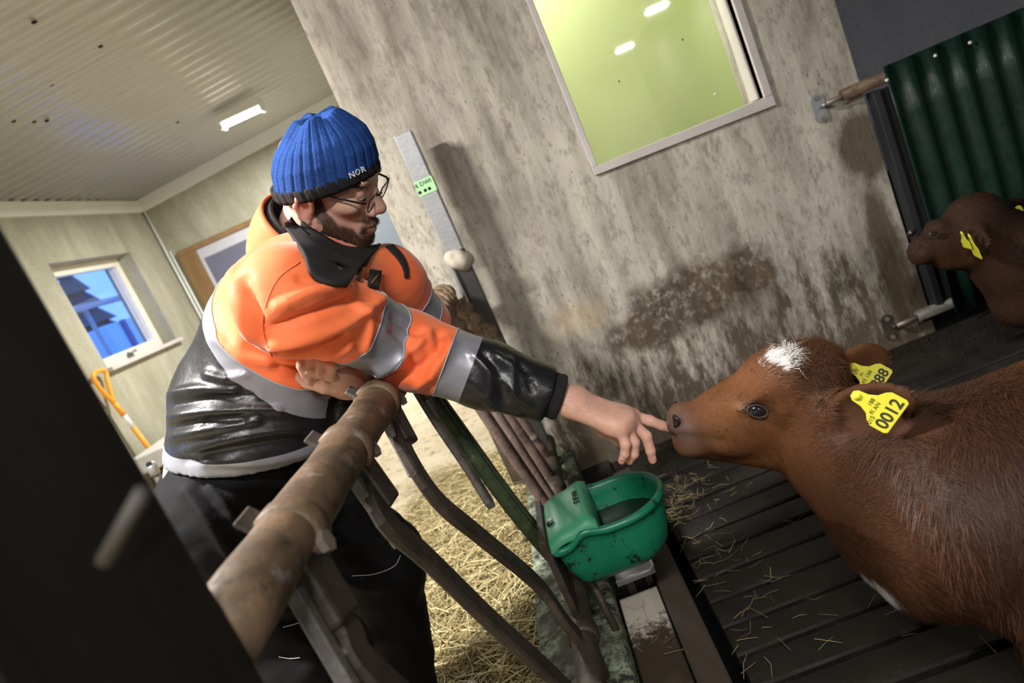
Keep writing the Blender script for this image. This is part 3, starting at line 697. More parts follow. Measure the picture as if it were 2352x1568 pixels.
d = _n(tg[1] - tg[0]); s = _n(np.cross(d, FN)); flat(MB().obox(tg[0] + d * .02 - s * .03, (d, s, FN), (.045, .007, .007)).build('lock_rod', M_barg, tb_, bevel=.002))
m = MB(); m.tube([tg[0] + d * .035, tg[0] + d * .035 + FN * .022], .011, 6); flat(m.build('bolt', M_bolt, tb_))
gp = extend([(985, 895), (1060, 1000), (1180, 1165), (1296, 1304)], 0.14)
g5 = flat_bar('algae_post', gp, 0.062, 0.030, M_algae, fence); g5['label'] = 'green algae-covered steel post'
off = FN * 0.016; flat_bar('post_rib', [p + off for p in gp], 0.020, 0.006, M_algae, g5)
for path, w, mt in (([(1114, 952), (1244, 1143)], .034, M_pinky), ([(1149, 963), (1260, 1136)], .034, M_pinky), ([(1175, 967), (1256, 1082), (1283, 1117)], .036, M_pinky)):
    q = extend(path, 0.235); q = [q[0] + (q[0] - q[1]) * ((.885 - q[0][2]) / (q[0][2] - q[1][2]))] + q; m = MB(); m.tube(smooth_path(q, 16), w / 2, 12); m.build('tube_bar', mt, fence)
q = extend([(1196, 965), (1235, 1020), (1290, 1090)], 0.24); q = [q[0] + (q[0] - q[1]) * ((.885 - q[0][2]) / (q[0][2] - q[1][2]))] + q; m = MB(); P = smooth_path(q, 40); m.tube(P, .018 + .004 * (np.sin(np.arange(40) * 1.3) > .6), 12); m.build('tube_bar', M_pinky, fence)
# narrow strip of pale green paint at the far bar
a, b = onfence(1262, 1010), onfence(1292, 1062); m = MB(); m.obox((a + b) / 2 + FN * .012, (_n(b - a), _n(np.cross(_n(b - a), FN)), FN), (.036, .008, .002)); m.build('paint_strip', simple('lime_paint', (0.42, 0.56, 0.27), .6), fence)
# far post of the fence
po = MB(); px0, px1 = -0.106 * 2.45, -0.080 * 2.45; ptop = 1.468
flat(po.box((px0, 2.42, 1.03), (px1, 2.485, ptop)).build('galvanised_post', M_steel, fence, bevel=0.004))
pg = bpy.data.objects['galvanised_post']; pg['label'] = 'galvanised square post with green tape'
tp = atY(972, 430, 2.419)
flat(MB().box((px0 - .001, 2.4185, tp[2] - .026), (px1 + .001, 2.487, tp[2] + .026)).build('tape', simple('green_tape', (0.36, 0.66, 0.33), 0.45, var=0.15), pg))
lettering('tape_print', '16 DWI', 0.021, (tp[0], 2.4175, tp[2] + .012), (1, 0, 0), (0, 0, 1), M_void, pg)
for dx in (-.018, .002, .018): m = MB(); m.tube([(tp[0] + dx, 2.4185, tp[2] - .012), (tp[0] + dx, 2.4175, tp[2] - .012)], .006, 8); m.build('tape_print', M_void, pg)
flat(MB().box((px0 + .004, 2.425, 0.13), (px1 + .002, 2.48, 1.03)).build('post_lower', simple('dark_wet_steel', (0.05, 0.048, 0.048), 0.4, .3, var=.4, scale=20), fence, bevel=0.004))
flat(MB().box((px0 - .006, 2.41, 0.13), (px0 + .004, 2.425, 1.0)).build('post_lip', M_steel, fence, bevel=0.002))
F_ = Field((-.32, 2.36, .90), (-.16, 2.51, 1.08), .006); F_.ell((-.228, 2.435, 1.0), (.042, .042, .040), k=0).ell((-.205, 2.44, .985), (.03, .035, .03)).ell((-.25, 2.43, 1.02), (.022, .03, .02))
V, Q = F_.mesh(1); N = normals(V, Q); V = V + N * (fnoise(V, 30)[:, None] * .007); mesh_obj('mortar_lump', V, Q, simple('pale_mortar', (0.46, 0.40, 0.33), .9, var=.35, scale=25), fence)
# twine and rags wound round the far end of the rail
for j in range(5):
    yy = np.linspace(1.98 + .07 * j, 2.12 + .07 * j, 40); a = np.linspace(0, 5 * np.pi, 40) + j; rr = .040 + .006 * np.sin(a * 1.7 + j)
    P = np.stack([-.325 + rr * np.cos(a), yy, .90 + rr * np.sin(a)], 1); m = MB(); m.tube(P, .010 + .003 * np.sin(a * 2.3), 8); m.build('twine', M_wrap, fence)
for j in range(4):
    P = smooth_path([(-.30 + .012 * j, 2.02 + .10 * j, .88), (-.28 + .01 * j, 2.03 + .1 * j, .80), (-.27 + .02 * j, 2.06 + .09 * j, .71), (-.25, 2.05 + .09 * j, .60)], 20)
    m = MB(); m.tube(P, .017 + .006 * np.sin(np.arange(20) * 1.6 + j), 9); m.build('rag', M_wrap, fence)

# ------------------------------------------------------------------ dark post in the foreground
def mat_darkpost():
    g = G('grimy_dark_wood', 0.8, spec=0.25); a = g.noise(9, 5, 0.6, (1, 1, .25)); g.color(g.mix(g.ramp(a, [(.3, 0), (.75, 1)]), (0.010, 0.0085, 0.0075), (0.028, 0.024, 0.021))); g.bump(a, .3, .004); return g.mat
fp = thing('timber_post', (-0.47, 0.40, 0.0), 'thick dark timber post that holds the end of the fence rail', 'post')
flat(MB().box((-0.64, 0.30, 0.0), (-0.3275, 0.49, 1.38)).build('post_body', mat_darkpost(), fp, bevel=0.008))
a, b = atY(330, 1130, .292), atY(238, 1290, .292); m = MB(); m.tube([a, b], [.0045, .004], 8); m.build('nail_rod', simple('dull_rod', (0.040, 0.034, 0.028), .7, .0), fp)

# ------------------------------------------------------------------ green drinking bowl
bowl = thing('water_bowl', (-0.06, 1.43, 0.29), 'green cast iron drinking bowl with a valve cover bolted to the fence', 'drinking bowl')
def mat_bowl():
    g = G('green_enamel', 0.33, spec=0.5); a = g.noise(7, 4, .6); f = g.noise(32, 6, .75, (1, 1, .6))
    c = g.mix(a, (0.004, 0.11, 0.058), (0.009, 0.20, 0.11)); c = g.mix(g.ramp(f, [(.57, 0), (.64, 1)]), c, (0.006, 0.012, 0.008)); g.color(c)
    g.set('Roughness', g.ramp(g.noise(20), [(.3, .28), (.7, .5)])); g.bump(f, .12, .002); return g.mat
M_bowl = mat_bowl(); M_cover = simple('chalky_green_enamel', (0.05, 0.27, 0.15), .5, var=.18, scale=10)
bx0, bx1, byc, bw = -0.192, 0.076, 1.43, 0.108
def outline(s, n=144, x0=bx0, x1=bx1, w=bw):
    """D-shaped plan: square at the fence, round at the mouth; s insets it"""
    xm = x1 - w * 1.02; c = .018; P = [(xm + (x1 - xm - s) * np.cos(t), (w - s) * np.sin(t)) for t in np.linspace(-np.pi / 2, np.pi / 2, 60)]
    P += [(x, w - s) for x in np.linspace(xm, x0 + s + c, 30)[1:]] + [(x0 + s + c - c * np.sin(t), w - s - c + c * np.cos(t)) for t in np.linspace(0, np.pi / 2, 8)[1:]]
    P += [(x0 + s, y) for y in np.linspace(w - s - c, -(w - s - c), 30)[1:]] + [(x0 + s + c - c * np.cos(t), -(w - s - c) - c * np.sin(t)) for t in np.linspace(0, np.pi / 2, 8)[1:]] + [(x, -(w - s)) for x in np.linspace(x0 + s + c, xm, 30)[1:-1]]
    P = np.array(P + P[:1]); L = np.r_[0, np.cumsum(np.linalg.norm(np.diff(P, axis=0), axis=1))]; u = np.linspace(0, L[-1], n, endpoint=False)
    return np.stack([np.interp(u, L, P[:, 0]), np.interp(u, L, P[:, 1])], 1)
zr_ = 0.425
def rimz(p): return zr_ + 0.012 * np.exp(-((p[:, 0] + .115) / .030) ** 2) - 0.010 * np.clip((-.125 - p[:, 0]) / .03, 0, 1)
rings = []
for s, z, k in ((.060, .285, 0), (.045, .288, 0), (.024, .31, 0), (.012, .35, 0), (.006, .39, 1), (.005, .408, 1), (-.004, .412, 1), (-.007, .420, 1), (-.003, .428, 1), (.006, .428, 1), (.010, .420, 1), (.013, .40, 1), (.018, .36, 0), (.034, .335, 0), (.07, .33, 0)):
    o2 = outline(max(s, 0) if s >= 0 else s); zz = np.full(len(o2), z)
    if k: zz = zz + (rimz(o2) - zr_)
    rings.append(np.stack([o2[:, 0], byc + o2[:, 1], zz], 1))
Rg = np.array(rings); n_, k_ = Rg.shape[:2]
Fb = grid_faces(n_, k_, True) + [tuple(range(k_))[::-1], tuple((n_ - 1) * k_ + j for j in range(k_))]
mesh_obj('basin', Rg.reshape(-1, 3), [f[::-1] for f in Fb], M_bowl, bowl)
o2 = outline(.016); mesh_obj('water', np.stack([o2[:, 0], byc + o2[:, 1], np.full(len(o2), .368)], 1), [tuple(range(len(o2)))], simple('murky_water', (0.012, 0.016, 0.010), .04, var=.3, bump=.06, scale=12), bowl)
xs = np.linspace(bx0 - .004, bx0 + .108, 22); vs = np.linspace(-1, 1, 15)
def coverz(x, v):
    u = (x - bx0) / .108; top = .436 + .020 * np.sin(np.clip(u, 0, 1) * np.pi * .72) ** 1.5 + .004 * np.sin(u * 9) ; top -= .055 * np.clip((u - .86) / .14, 0, 1) ** 2 * np.clip(1 - (abs(v) / .86) ** 8, 0, 1)
    return top - .012 * v ** 4 - .010 * (v < -0.95)
P = np.array([[(x, byc + v * (bw + .001), coverz(x, v)) for v in vs] for x in xs]); V, F = sheet(P, .007)
cv = mesh_obj('valve_cover', V, F, M_cover, bowl)
m = MB(); q = np.array([bx0 + .012, byc - .035, coverz(bx0 + .012, -.3)]); m.tube([q - (0, 0, .004), q + (0, 0, .006)], .011, 8); m.build('washer', M_void, cv)
m = MB(); m.tube([q, q + (0, 0, .013)], .0065, 6); flat(m.build('bolt', simple('bright_bolt', (.75, .74, .72), .25, .9), cv))
xq = bx0 + .082; lettering('cast_lettering', 'SUEVIA', .021, (xq, byc + .005, coverz(xq, 0) + .0045), (0, 1, .0), (-1, 0, .12), M_void, cv, depth=.0006)
flat(MB().box((bx0 - .022, byc - .10, .25), (bx0 - .006, byc + .10, .445)).build('mounting_plate', M_bar, bowl, bevel=.003))
m = MB(); m.tube(smooth_path([(bx0 - .01, byc + .02, .30), (-.16, byc + .01, .25), (-.15, byc - .02, .18), (-.145, byc - .02, .10)], 14), .010, 8); m.build('supply_pipe', M_bar, bowl)

# ------------------------------------------------------------------ corrugated gate
GY = 2.50
gate = thing('corrugated_gate', (1.4, GY, 0.08), 'dark green corrugated sheet gate hinged on the concrete wall', 'gate')
xs = np.arange(1.381, 3.02, .0085); t = (xs - 1.381) / .0875; pr = np.clip(.5 + .75 * np.cos(2 * np.pi * t), 0, 1) * .020
zt = lambda x: 1.022 - .010 * (x - 1.38); zs = np.linspace(0, 1, 6)
P = np.array([[(x, GY - p, .085 + (zt(x) - .085) * z) for z in zs] for x, p in zip(xs, pr)]); V, F = sheet(P, .0012)
mesh_obj('corrugated_sheet', V, F, mat_rust('dark_green_sheet', (0.0065, 0.027, 0.018), (0.004, 0.016, 0.011), (0.010, 0.034, 0.022), 5, .42, palef=.7), gate)
M_black = simple('black_painted_steel', (0.018, 0.018, 0.021), .5, var=.3)
flat(MB().box((1.345, GY + .02, .10), (1.375, GY + .07, .955)).build('gate_stile', M_black, gate, bevel=.004))
flat(MB().box((1.375, GY + .03, .12), (1.42, GY + .06, .95)).build('gate_stile', M_void, gate, bevel=.004))
for z in (.985, .11): m = MB(); m.tube([(1.25 if z > .5 else 1.27, GY + .035, z), (3.0, GY + .035, z)], .021, 14); m.build('gate_rail', M_rail if z > .5 else M_barg, gate)
for z in (.985, .11): m = MB(); m.tube([(1.19, GY + .035, z - .004), (1.27, GY + .035, z - .002)], .009, 10); m.build('hinge_pin', M_bolt, gate)
for px, py in ((2037, 184), (2148, 128), (2228, 98)):
    p = atY(px, py, GY - .022); m = MB(); m.tube([p + (0, .004, 0), p - (0, .004, 0)], .006, 8); m.build('screw', simple('screw_head', (.8, .78, .7), .4, .3), gate)
for z, dk in ((.985, 0), (.11, 1)):
    br = thing('hinge_bracket', (1.19, WY, z), ('oval galvanised hinge plate on the wall holding the gate top' if not dk else 'rusty hinge plate at the foot of the wall holding the gate bottom'), 'bracket')
    mt = M_steel if not dk else M_bar; m = MB()
    pl = [(1.175 + .021 * np.cos(a), (z - .030) + (.030 if a < np.pi else -.030) * 1 + .021 * np.sin(a) + .02) for a in np.linspace(0, 2 * np.pi, 20, endpoint=False)]
    V = [(x, WY - .001, zz) for x, zz in pl] + [(x, WY - .008, zz) for x, zz in pl]; n = 20
    m.add(V, [tuple(range(n)), tuple(range(n, 2 * n))[::-1]] + [(i, (i + 1) % n, (i + 1) % n + n, i + n) for i in range(n)]); flat(m.build('plate', mt, br, bevel=.002))
    m = MB(); m.tube([(1.185, WY - .008, z - .005), (1.185, GY + .035, z - .005)], .008, 8); m.build('eye_bolt', mt, br)
    for q in (.026, -.05): m = MB(); m.tube([(1.175, WY - .007, z + q), (1.175, WY - .014, z + q)], .009, 6); flat(m.build('bolt', M_bolt, br))

# ------------------------------------------------------------------ shovel and block by the left wall
M_orange = simple('orange_plastic', (0.85, 0.33, 0.02), .45, var=.1); M_shaftw = simple('white_shaft', (.75, .75, .72), .4, var=.1)
sh = thing('shovel', (-3.1, 4.8, 0.0), 'orange handled shovel leaning against the left wall', 'shovel')
top, bot = atX(262, 925, -3.33), atX(340, 1026, -3.30); d = _n(bot - top); foot = top + d * (top[2] / -d[2])
m = MB(); m.tube([top, top + (bot - top) * .28], .020, 12); m.build('grip_socket', M_orange, sh)
m = MB(); m.tube([top + (bot - top) * .28, top + (bot - top) * .55], .019, 12); m.build('shaft', M_shaftw, sh)
m = MB(); m.tube([top + (bot - top) * .55, foot + (top - foot) * .25], .020, 12); m.build('shaft', M_orange, sh)
hp = [atX(*q, -3.345) for q in ((262, 925), (232, 895), (214, 862), (236, 850), (244, 858), (248, 880), (262, 925))]; m = MB(); m.tube(smooth_path(hp, 40), .017, 10); m.build('d_grip', M_orange, sh)
fo = foot + (top - foot) * .25; s = np.array([0, 1.0, 0]); P = np.array([[fo + (foot + (0, 0, .005) - fo) * u + s * v * (.11 + .02 * u) + np.array([.02, 0, 0]) * (v * v) for v in np.linspace(-1, 1, 9)] for u in np.linspace(0, 1, 6)])
V, F = sheet(P, .003); mesh_obj('blade', V, F, M_steel, sh)
cb = thing('feed_trough', (-3.2, 4.95, 0.0), 'pale concrete trough slab standing on blocks by the left wall', 'trough')
M_slabp = simple('pale_block', (.52, .50, .48), .85, var=.3, scale=20)
flat(MB().box((-3.27, 4.72, .36), (-2.96, 5.6, .49)).build('trough_slab', M_slabp, cb, bevel=.02))
for yy in (4.85, 5.35): flat(MB().box((-3.25, yy, 0), (-3.00, yy + .15, .36)).build('support_block', M_bar, cb, bevel=.01))
cp = thing('pipe_stub', (-1.78, 2.85, 0.0), 'grey steel pipe stub standing upright beside the pale trough', 'pipe')
t0 = atY(346, 1068, 2.72); pb = np.array([t0[0], t0[1], 0]); m = MB(); m.tube([pb, t0 - (0, 0, .03)], .016, 12); m.build('pipe_body', mat_rust('mottled_pipe', (.16, .13, .10), (.04, .035, .03), (.42, .38, .30), 20), cp)
m = MB(); m.tube([t0 - (0, 0, .045), t0 - (0, 0, .012), t0 + (0.004, -.012, .006)], [.021, .023, .021], 14); m.build('pipe_cap', M_steel, cp)
m = MB(); q = t0 + (.004, -.012, .006); m.tube([q, q + (.002, -.005, .002)], .012, 12); m.build('pipe_mouth', M_void, cp)
# ------------------------------------------------------------------ hay on the alley floor, straw in the pen
def straw_mesh(P, D, L, W, bend, rg):
    """flat three-sided stalks: start, mid, end"""
    n = len(P); up = np.array([0, 0, 1.0]); side = np.cross(D, up); side /= np.linalg.norm(side, axis=1)[:, None] + 1e-9; nz = np.cross(side, D)
    C = [P - D * (L / 2)[:, None], P + nz * (bend * L)[:, None] + side * (bend * L * rg.normal(0, .8, n))[:, None], P + D * (L / 2)[:, None]]
    V = []
    for c, w in zip(C, (1, 1, .6)):
        for a in (0, 2.094, 4.189): V.append(c + (np.cos(a) * side + np.sin(a) * nz) * (W * w)[:, None])
    V = np.stack(V, 1).reshape(-1, 3); i = np.arange(n)[:, None] * 9
    F = np.vstack([i + np.array([[s * 3 + a, s * 3 + (a + 1) % 3, s * 3 + 3 + (a + 1) % 3, s * 3 + 3 + a]]) for s in (0, 1) for a in range(3)])
    return V, F
def rand_dirs(n, rg, tilt):
    a = rg.uniform(0, 2 * np.pi, n); t = rg.normal(0, tilt, n); return np.stack([np.cos(a) * np.cos(t), np.sin(a) * np.cos(t), np.sin(t)], 1)
def mat_hay(name, a, b):
    g = G(name, .75, spec=.25); t = g.attr('tint')[0]; g.color(g.mix(g.m('MULTIPLY', g.noise(60, 2), .5), t, g.mix(.5, t, b))); return g.mat
M_hay = mat_hay('hay_stalks', None, (0.70, 0.58, 0.30))
def hay_h(x, y):
    e = np.clip((-.345 - x) / .05, 0, 1) * np.clip((x + 1.05) / .35, 0, 1) * np.clip((3.3 - y) / .8, 0, 1) * np.clip((y - .2) / .3, 0, 1)
    return e
rg = np.random.default_rng(3)
hay = thing('hay', (-0.6, 1.9, 0.0), 'golden hay spread on the alley floor along the fence', 'hay'); hay['kind'] = 'stuff'
xs = np.linspace(-1.12, -.342, 60); ys = np.linspace(.2, 3.35, 150); X, Y = np.meshgrid(xs, ys, indexing='ij')
Z = hay_h(X, Y) * (.045 + .03 * np.array([mnoise.noise((x * 5, y * 5, 0)) for x, y in zip(X.ravel(), Y.ravel())]).reshape(X.shape)) + .001
V = np.stack([X, Y, Z], -1).reshape(-1, 3)
g = G('hay_mat', .9, spec=.1); f = g.noise(70, 6, .75, (1, .6, 1)); g.color(g.mix(g.ramp(f, [(.35, 0), (.65, 1)]), (.035, .025, .009), (.24, .18, .07))); g.bump(f, .9, .01)
keep = [fc for fc in grid_faces(60, 150) if hay_h(V[fc[0], 0], V[fc[0], 1]) > .12]
tag(mesh_obj('hay_bed', V, keep, g.mat, hay), kind='stuff')
n = 15000; x = -.345 - rg.beta(1.2, 1.7, n) * .72; y = rg.uniform(.3, 3.35, n); k = rg.random(n) < hay_h(x, y) ** .6; x, y = x[k], y[k]; n = len(x)
z = hay_h(x, y) * .055 + rg.uniform(.002, .028, n); D = rand_dirs(n, rg, .18); L = rg.uniform(.05, .19, n)
V, F = straw_mesh(np.stack([x, y, z], 1), D, L, rg.uniform(.0007, .0019, n), rg.normal(0, .10, n), rg)
V[:, 2] = np.maximum(V[:, 2], .002); V[:, 0] = np.minimum(V[:, 0], -.338)
o = mesh_obj('hay_stalks', V, F, M_hay, hay); c = rg.uniform(0, 1, n)[:, None]
col = (1 - c) * np.array([.22, .165, .06]) + c * np.array([.78, .66, .36]); col *= rg.uniform(.6, 1.15, n)[:, None]; set_attr(o, 'tint', np.repeat(col, 9, 0), 'FLOAT_COLOR'); tag(o, kind='stuff')
n = 1800; x = -.36 - rg.beta(1.2, 1.7, n) * .66; y = rg.uniform(.4, 3.2, n); k = rg.random(n) < hay_h(x, y) ** .6; x, y = x[k], y[k]; n = len(x)
V, F = straw_mesh(np.stack([x, y, hay_h(x, y) * .06 + rg.uniform(.012, .035, n)], 1), rand_dirs(n, rg, .14), rg.uniform(.08, .20, n), rg.uniform(.0014, .0025, n), rg.normal(0, .08, n), rg); V[:, 2] = np.maximum(V[:, 2], .002); V[:, 0] = np.minimum(V[:, 0], -.338)
o = mesh_obj('hay_stalks', V, F, M_hay, hay); c = rg.uniform(0, 1, n)[:, None]; set_attr(o, 'tint', np.repeat((1 - c) * np.array([.42, .33, .14]) + c * np.array([.86, .76, .46]), 9, 0), 'FLOAT_COLOR'); tag(o, kind='stuff')
# a second thinner spread by the left wall
hay2 = thing('hay', (-2.2, 3.3, 0.0), 'thin scatter of hay on the alley floor beside the pipe stub', 'hay'); hay2['kind'] = 'stuff'
n = 5000; x = rg.normal(-2.1, .35, n); y = rg.normal(3.2, .6, n); k = (x > -2.9) & (x < -1.25) & (y > 1.6) & (y < 4.5); x, y = x[k], y[k]; n = len(x)
V, F = straw_mesh(np.stack([x, y, rg.uniform(.002, .03, n)], 1), rand_dirs(n, rg, .12), rg.uniform(.05, .16, n), rg.uniform(.0008, .0018, n), rg.normal(0, .1, n), rg); V[:, 2] = np.maximum(V[:, 2], .001)
o = mesh_obj('hay_stalks', V, F, M_hay, hay2); c = rg.uniform(0, 1, n)[:, None]; set_attr(o, 'tint', np.repeat((1 - c) * np.array([.22, .17, .06]) + c * np.array([.55, .45, .22]), 9, 0), 'FLOAT_COLOR'); tag(o, kind='stuff')
# loose straw on the slats
st = thing('straw', (.3, 1.6, 0.0), 'loose yellow straw scattered over the dark slatted floor', 'straw'); st['kind'] = 'stuff'
P = []; Ls = []
for (px, py), r, k in (((1570, 1150), .055, 75), ((1560, 1190), .04, 40), ((1600, 1230), .07, 14), ((1650, 1300), .07, 20), ((1650, 1400), .10, 16), ((1620, 1120), .08, 12), ((1700, 1450), .16, 26), ((1800, 1300), .2, 14), ((1560, 1480), .12, 22), ((1900, 1450), .25, 10), ((1500, 1120), .05, 10), ((1340, 1090), .07, 16)):
    q = atZ(px, py, .008); P.append(q + np.stack([rg.normal(0, r, k), rg.normal(0, r * 1.2, k), rg.uniform(.002, .02 if r > .06 else .05, k)], 1)); Ls.append(rg.uniform(.02, .065, k))
P = np.vstack(P); Ls = np.hstack(Ls); k = (P[:, 1] < 2.22) & (P[:, 0] > .075) | (P[:, 1] < 2.22) & ((P[:, 0] < -.025) & (P[:, 0] > -.13)); P, Ls = P[k], Ls[k]; n = len(P); P[P[:, 0] < .05, 2] += .06
V, F = straw_mesh(P, rand_dirs(n, rg, .08), Ls, rg.uniform(.0005, .0010, n), rg.normal(0, .12, n), rg)
o = mesh_obj('straw_stalks', V, F, M_hay, st); c = rg.uniform(0, 1, n)[:, None]; set_attr(o, 'tint', np.repeat((1 - c) * np.array([.10, .075, .035]) + c * np.array([.42, .35, .16]), 9, 0), 'FLOAT_COLOR'); tag(o, kind='stuff')
# crumbs of dung along the foot of the wall
du = thing('dung_crumbs', (1.5, 2.3, 0.0), 'rough dark dung crumbs along the foot of the wall and gate', 'dung'); du['kind'] = 'stuff'
m = MB(); oct_ = np.array([(1, 0, 0), (-1, 0, 0), (0, 1, 0), (0, -1, 0), (0, 0, 1), (0, 0, -1)], float); of = [(0, 2, 4), (2, 1, 4), (1, 3, 4), (3, 0, 4), (2, 0, 5), (1, 2, 5), (3, 1, 5), (0, 3, 5)]
for i in range(900):
    q = np.array([rg.uniform(.1, 3.0), 2.56 - abs(rg.normal(0, .13)), .013]); 
    if q[1] > 2.555 or q[1] < 2.29: continue
    m.add(q + oct_ * rg.uniform(.4, 1.4, (6, 3)) * rg.uniform(.002, .010), of)
tag(m.build('crumbs', simple('dry_dung', (.022, .017, .012), 1.0, var=.4, scale=40, spec=0.0), du), kind='stuff')
# ------------------------------------------------------------------ calves
def mat_skin_fur():
    g = G('calf_coat', .8, spec=.15); t = g.attr('tint')[0]
    f = g.noise(60, 5, .7, (1, 1, .35)); g.color(g.mix(g.m('MULTIPLY', g.ramp(f, [(.3, 1), (.6, 0)]), .45), t, g.mix(.5, t, (.02, .008, .003)))); g.bump(f, .5, .004); return g.mat
def mat_hair():
    g = G('calf_hair', .55, spec=.22); g.color(g.attr('tint')[0]); return g.mat
M_coat, M_hair = mat_skin_fur(), mat_hair()
M_eye = simple('dark_eye', (0.012, 0.010, 0.014), .05, var=.2, bump=0, spec=.8)
M_pink = simple('pink_eye_rim', (.085, .048, .038), .5, var=.3, scale=60)
M_noseleather = simple('wet_nose_leather', (.16, .12, .118), .22, var=.5, scale=90, bump=.35)
M_tag = simple('yellow_tag_plastic', (.56, .52, .035), .42, var=.08, scale=30, bump=.04)
M_ink = simple('black_ink', (.02, .02, .015), .6, var=.1, bump=0)

def frame_from(x, up):
    x = _n(x); z = np.array(up, float); z = _n(z - x * z.dot(x)); return np.array([x, np.cross(z, x), z])

# --- calf by the bowl; head axis H: nose(-) to poll(+)
A_ = atY
calf = thing('calf', (0.62, 1.0, 0.0), 'brown calf with a white forehead patch sniffing the finger of the man', 'calf')
mir = lambda p, s, ym=1.165: np.array([p[0], p[1] if s < 0 else 2 * ym - p[1], p[2]])
F1 = Field((.07, .58, -.01), (1.62, 1.40, .86), .0065)
muz = A_(1592, 982, 1.185); mid = A_(1672, 955, 1.175); cra = A_(1805, 905, 1.16); poll = A_(1868, 848, 1.15); jaw = A_(1795, 1010, 1.16); chin = A_(1610, 1022, 1.185)
# skull, bridge, cheeks, jaw
F1.cone(muz, mid, .042, .052, k=.02, fn=(0, 1, 0), fs=1.0)
F1.cone(mid, cra, .052, .080, k=.03, fn=(0, 1, 0), fs=1.12)
F1.ell(poll, (.048, .054, .043), k=.025)
F1.ell(A_(1775, 862, 1.157), (.052, .060, .040), k=.03)
F1.cone(chin, jaw, .025, .058, k=.03, fn=(0, 1, 0), fs=1.15)
F1.ell(A_(1572, 968, 1.185), (.030, .046, .036), k=.015)                      # nose pad
F1.ell(A_(1585, 1018, 1.185), (.030, .036, .022), k=.014)                     # lower lip and chin
for s in (-1, 1):
    F1.ell(mir(A_(1728, 918, 1.112), s), (.030, .016, .013), k=.022)  # brow
    F1.ell(A_(1690, 985, 1.17) + (0, s * .036, 0), (.05, .02, .03), k=.03)       # cheek
    F1.ell(mir(A_(1738, 942, 1.096), s), (.020, .014, .014), k=.010, op='sub')  # eye socket
    F1.ell(mir(A_(1553, 966, 1.150), s, 1.185), (.012, .011, .010), k=.006, op='sub')  # nostril
F1.cone(A_(1552, 1003, 1.150), A_(1655, 1014, 1.122), .006, .005, k=.010, op='sub'); F1.cone(A_(1552, 1003, 1.150), A_(1548, 1000, 1.185), .005, .005, k=.008, op='sub')   # mouth line
# neck and trunk
n0 = A_(1850, 935, 1.15); n1 = A_(1955, 1038, 1.10); n2 = A_(2095, 1105, 1.03)
F1.chain([n0, n1, n2], [.074, .090, .118], k=.035, fn=(0, 1, 0), fs=1.15)
sh_ = A_(2215, 1155, .97); F1.cone(n2, sh_, .118, .158, k=.04, fn=(0, 1, 0), fs=1.10)
tr1 = sh_ + (.30, -.07, .015); tr2 = tr1 + (.34, -.09, .02)
F1.cone(sh_, tr1, .158, .178, k=.05, fn=(0, 1, 0), fs=1.05); F1.cone(tr1, tr2, .178, .165, k=.05, fn=(0, 1, 0), fs=1.02)
F1.ell(A_(2100, 1275, .99), (.070, .075, .090), k=.05)                          # brisket
F1.cone(A_(1880, 1085, 1.13), A_(2010, 1215, 1.04), .046, .062, k=.035)         # throat
withers = A_(2270, 975, .95); F1.ell(withers, (.12, .05, .036), k=.04)
F1.cone(A_(1925, 955, 1.13), A_(2130, 1025, 1.02), .045, .060, k=.03)           # crest
# legs: front with wrist, hind with stifle and hock
def foreleg(F, sx, z0):
    F.chain([sx + (0, 0, 0), sx + (.015, 0, -.16), sx + (.005, 0, -.30)], [.075, .045, .030], k=.04)
    z = sx[2] - .30; q = sx + (.005, 0, -.30)
    F.ell(q, (.030, .028, .030), k=.02); F.chain([q, np.array([q[0] + .004, q[1], .075])], [.025, .021], k=.02)
    F.ell((q[0] - .004, q[1], .062), (.026, .025, .022), k=.015); F.chain([(q[0] - .006, q[1], .05), (q[0] - .016, q[1], .018)], [.025, .031], k=.012)
def hindleg(F, hp):
    st = hp + (-.10, 0, -.20); hk = np.array([hp[0] + .075, hp[1], .22]); F.chain([hp, st], [.10, .065], k=.05); F.chain([st, hk], [.060, .030], k=.03)
    F.chain([hk, (hk[0] - .012, hk[1], .07)], [.030, .022], k=.02); F.chain([(hk[0] - .016, hk[1], .05), (hk[0] - .03, hk[1], .018)], [.026, .031], k=.012)
fl_, fr_ = sh_ + (.02, -.095, -.10), sh_ + (.09, .085, -.10)
foreleg(F1, fl_, 0); foreleg(F1, fr_, 0)
hindleg(F1, tr2 + (.06, -.09, -.02)); hindleg(F1, tr2 + (.03, .09, -.02))
F1.chain([tr2 + (.15, 0, .10), tr2 + (.20, -.01, -.05), tr2 + (.19, -.01, -.25)], [.028, .018, .022], k=.02)   # tail
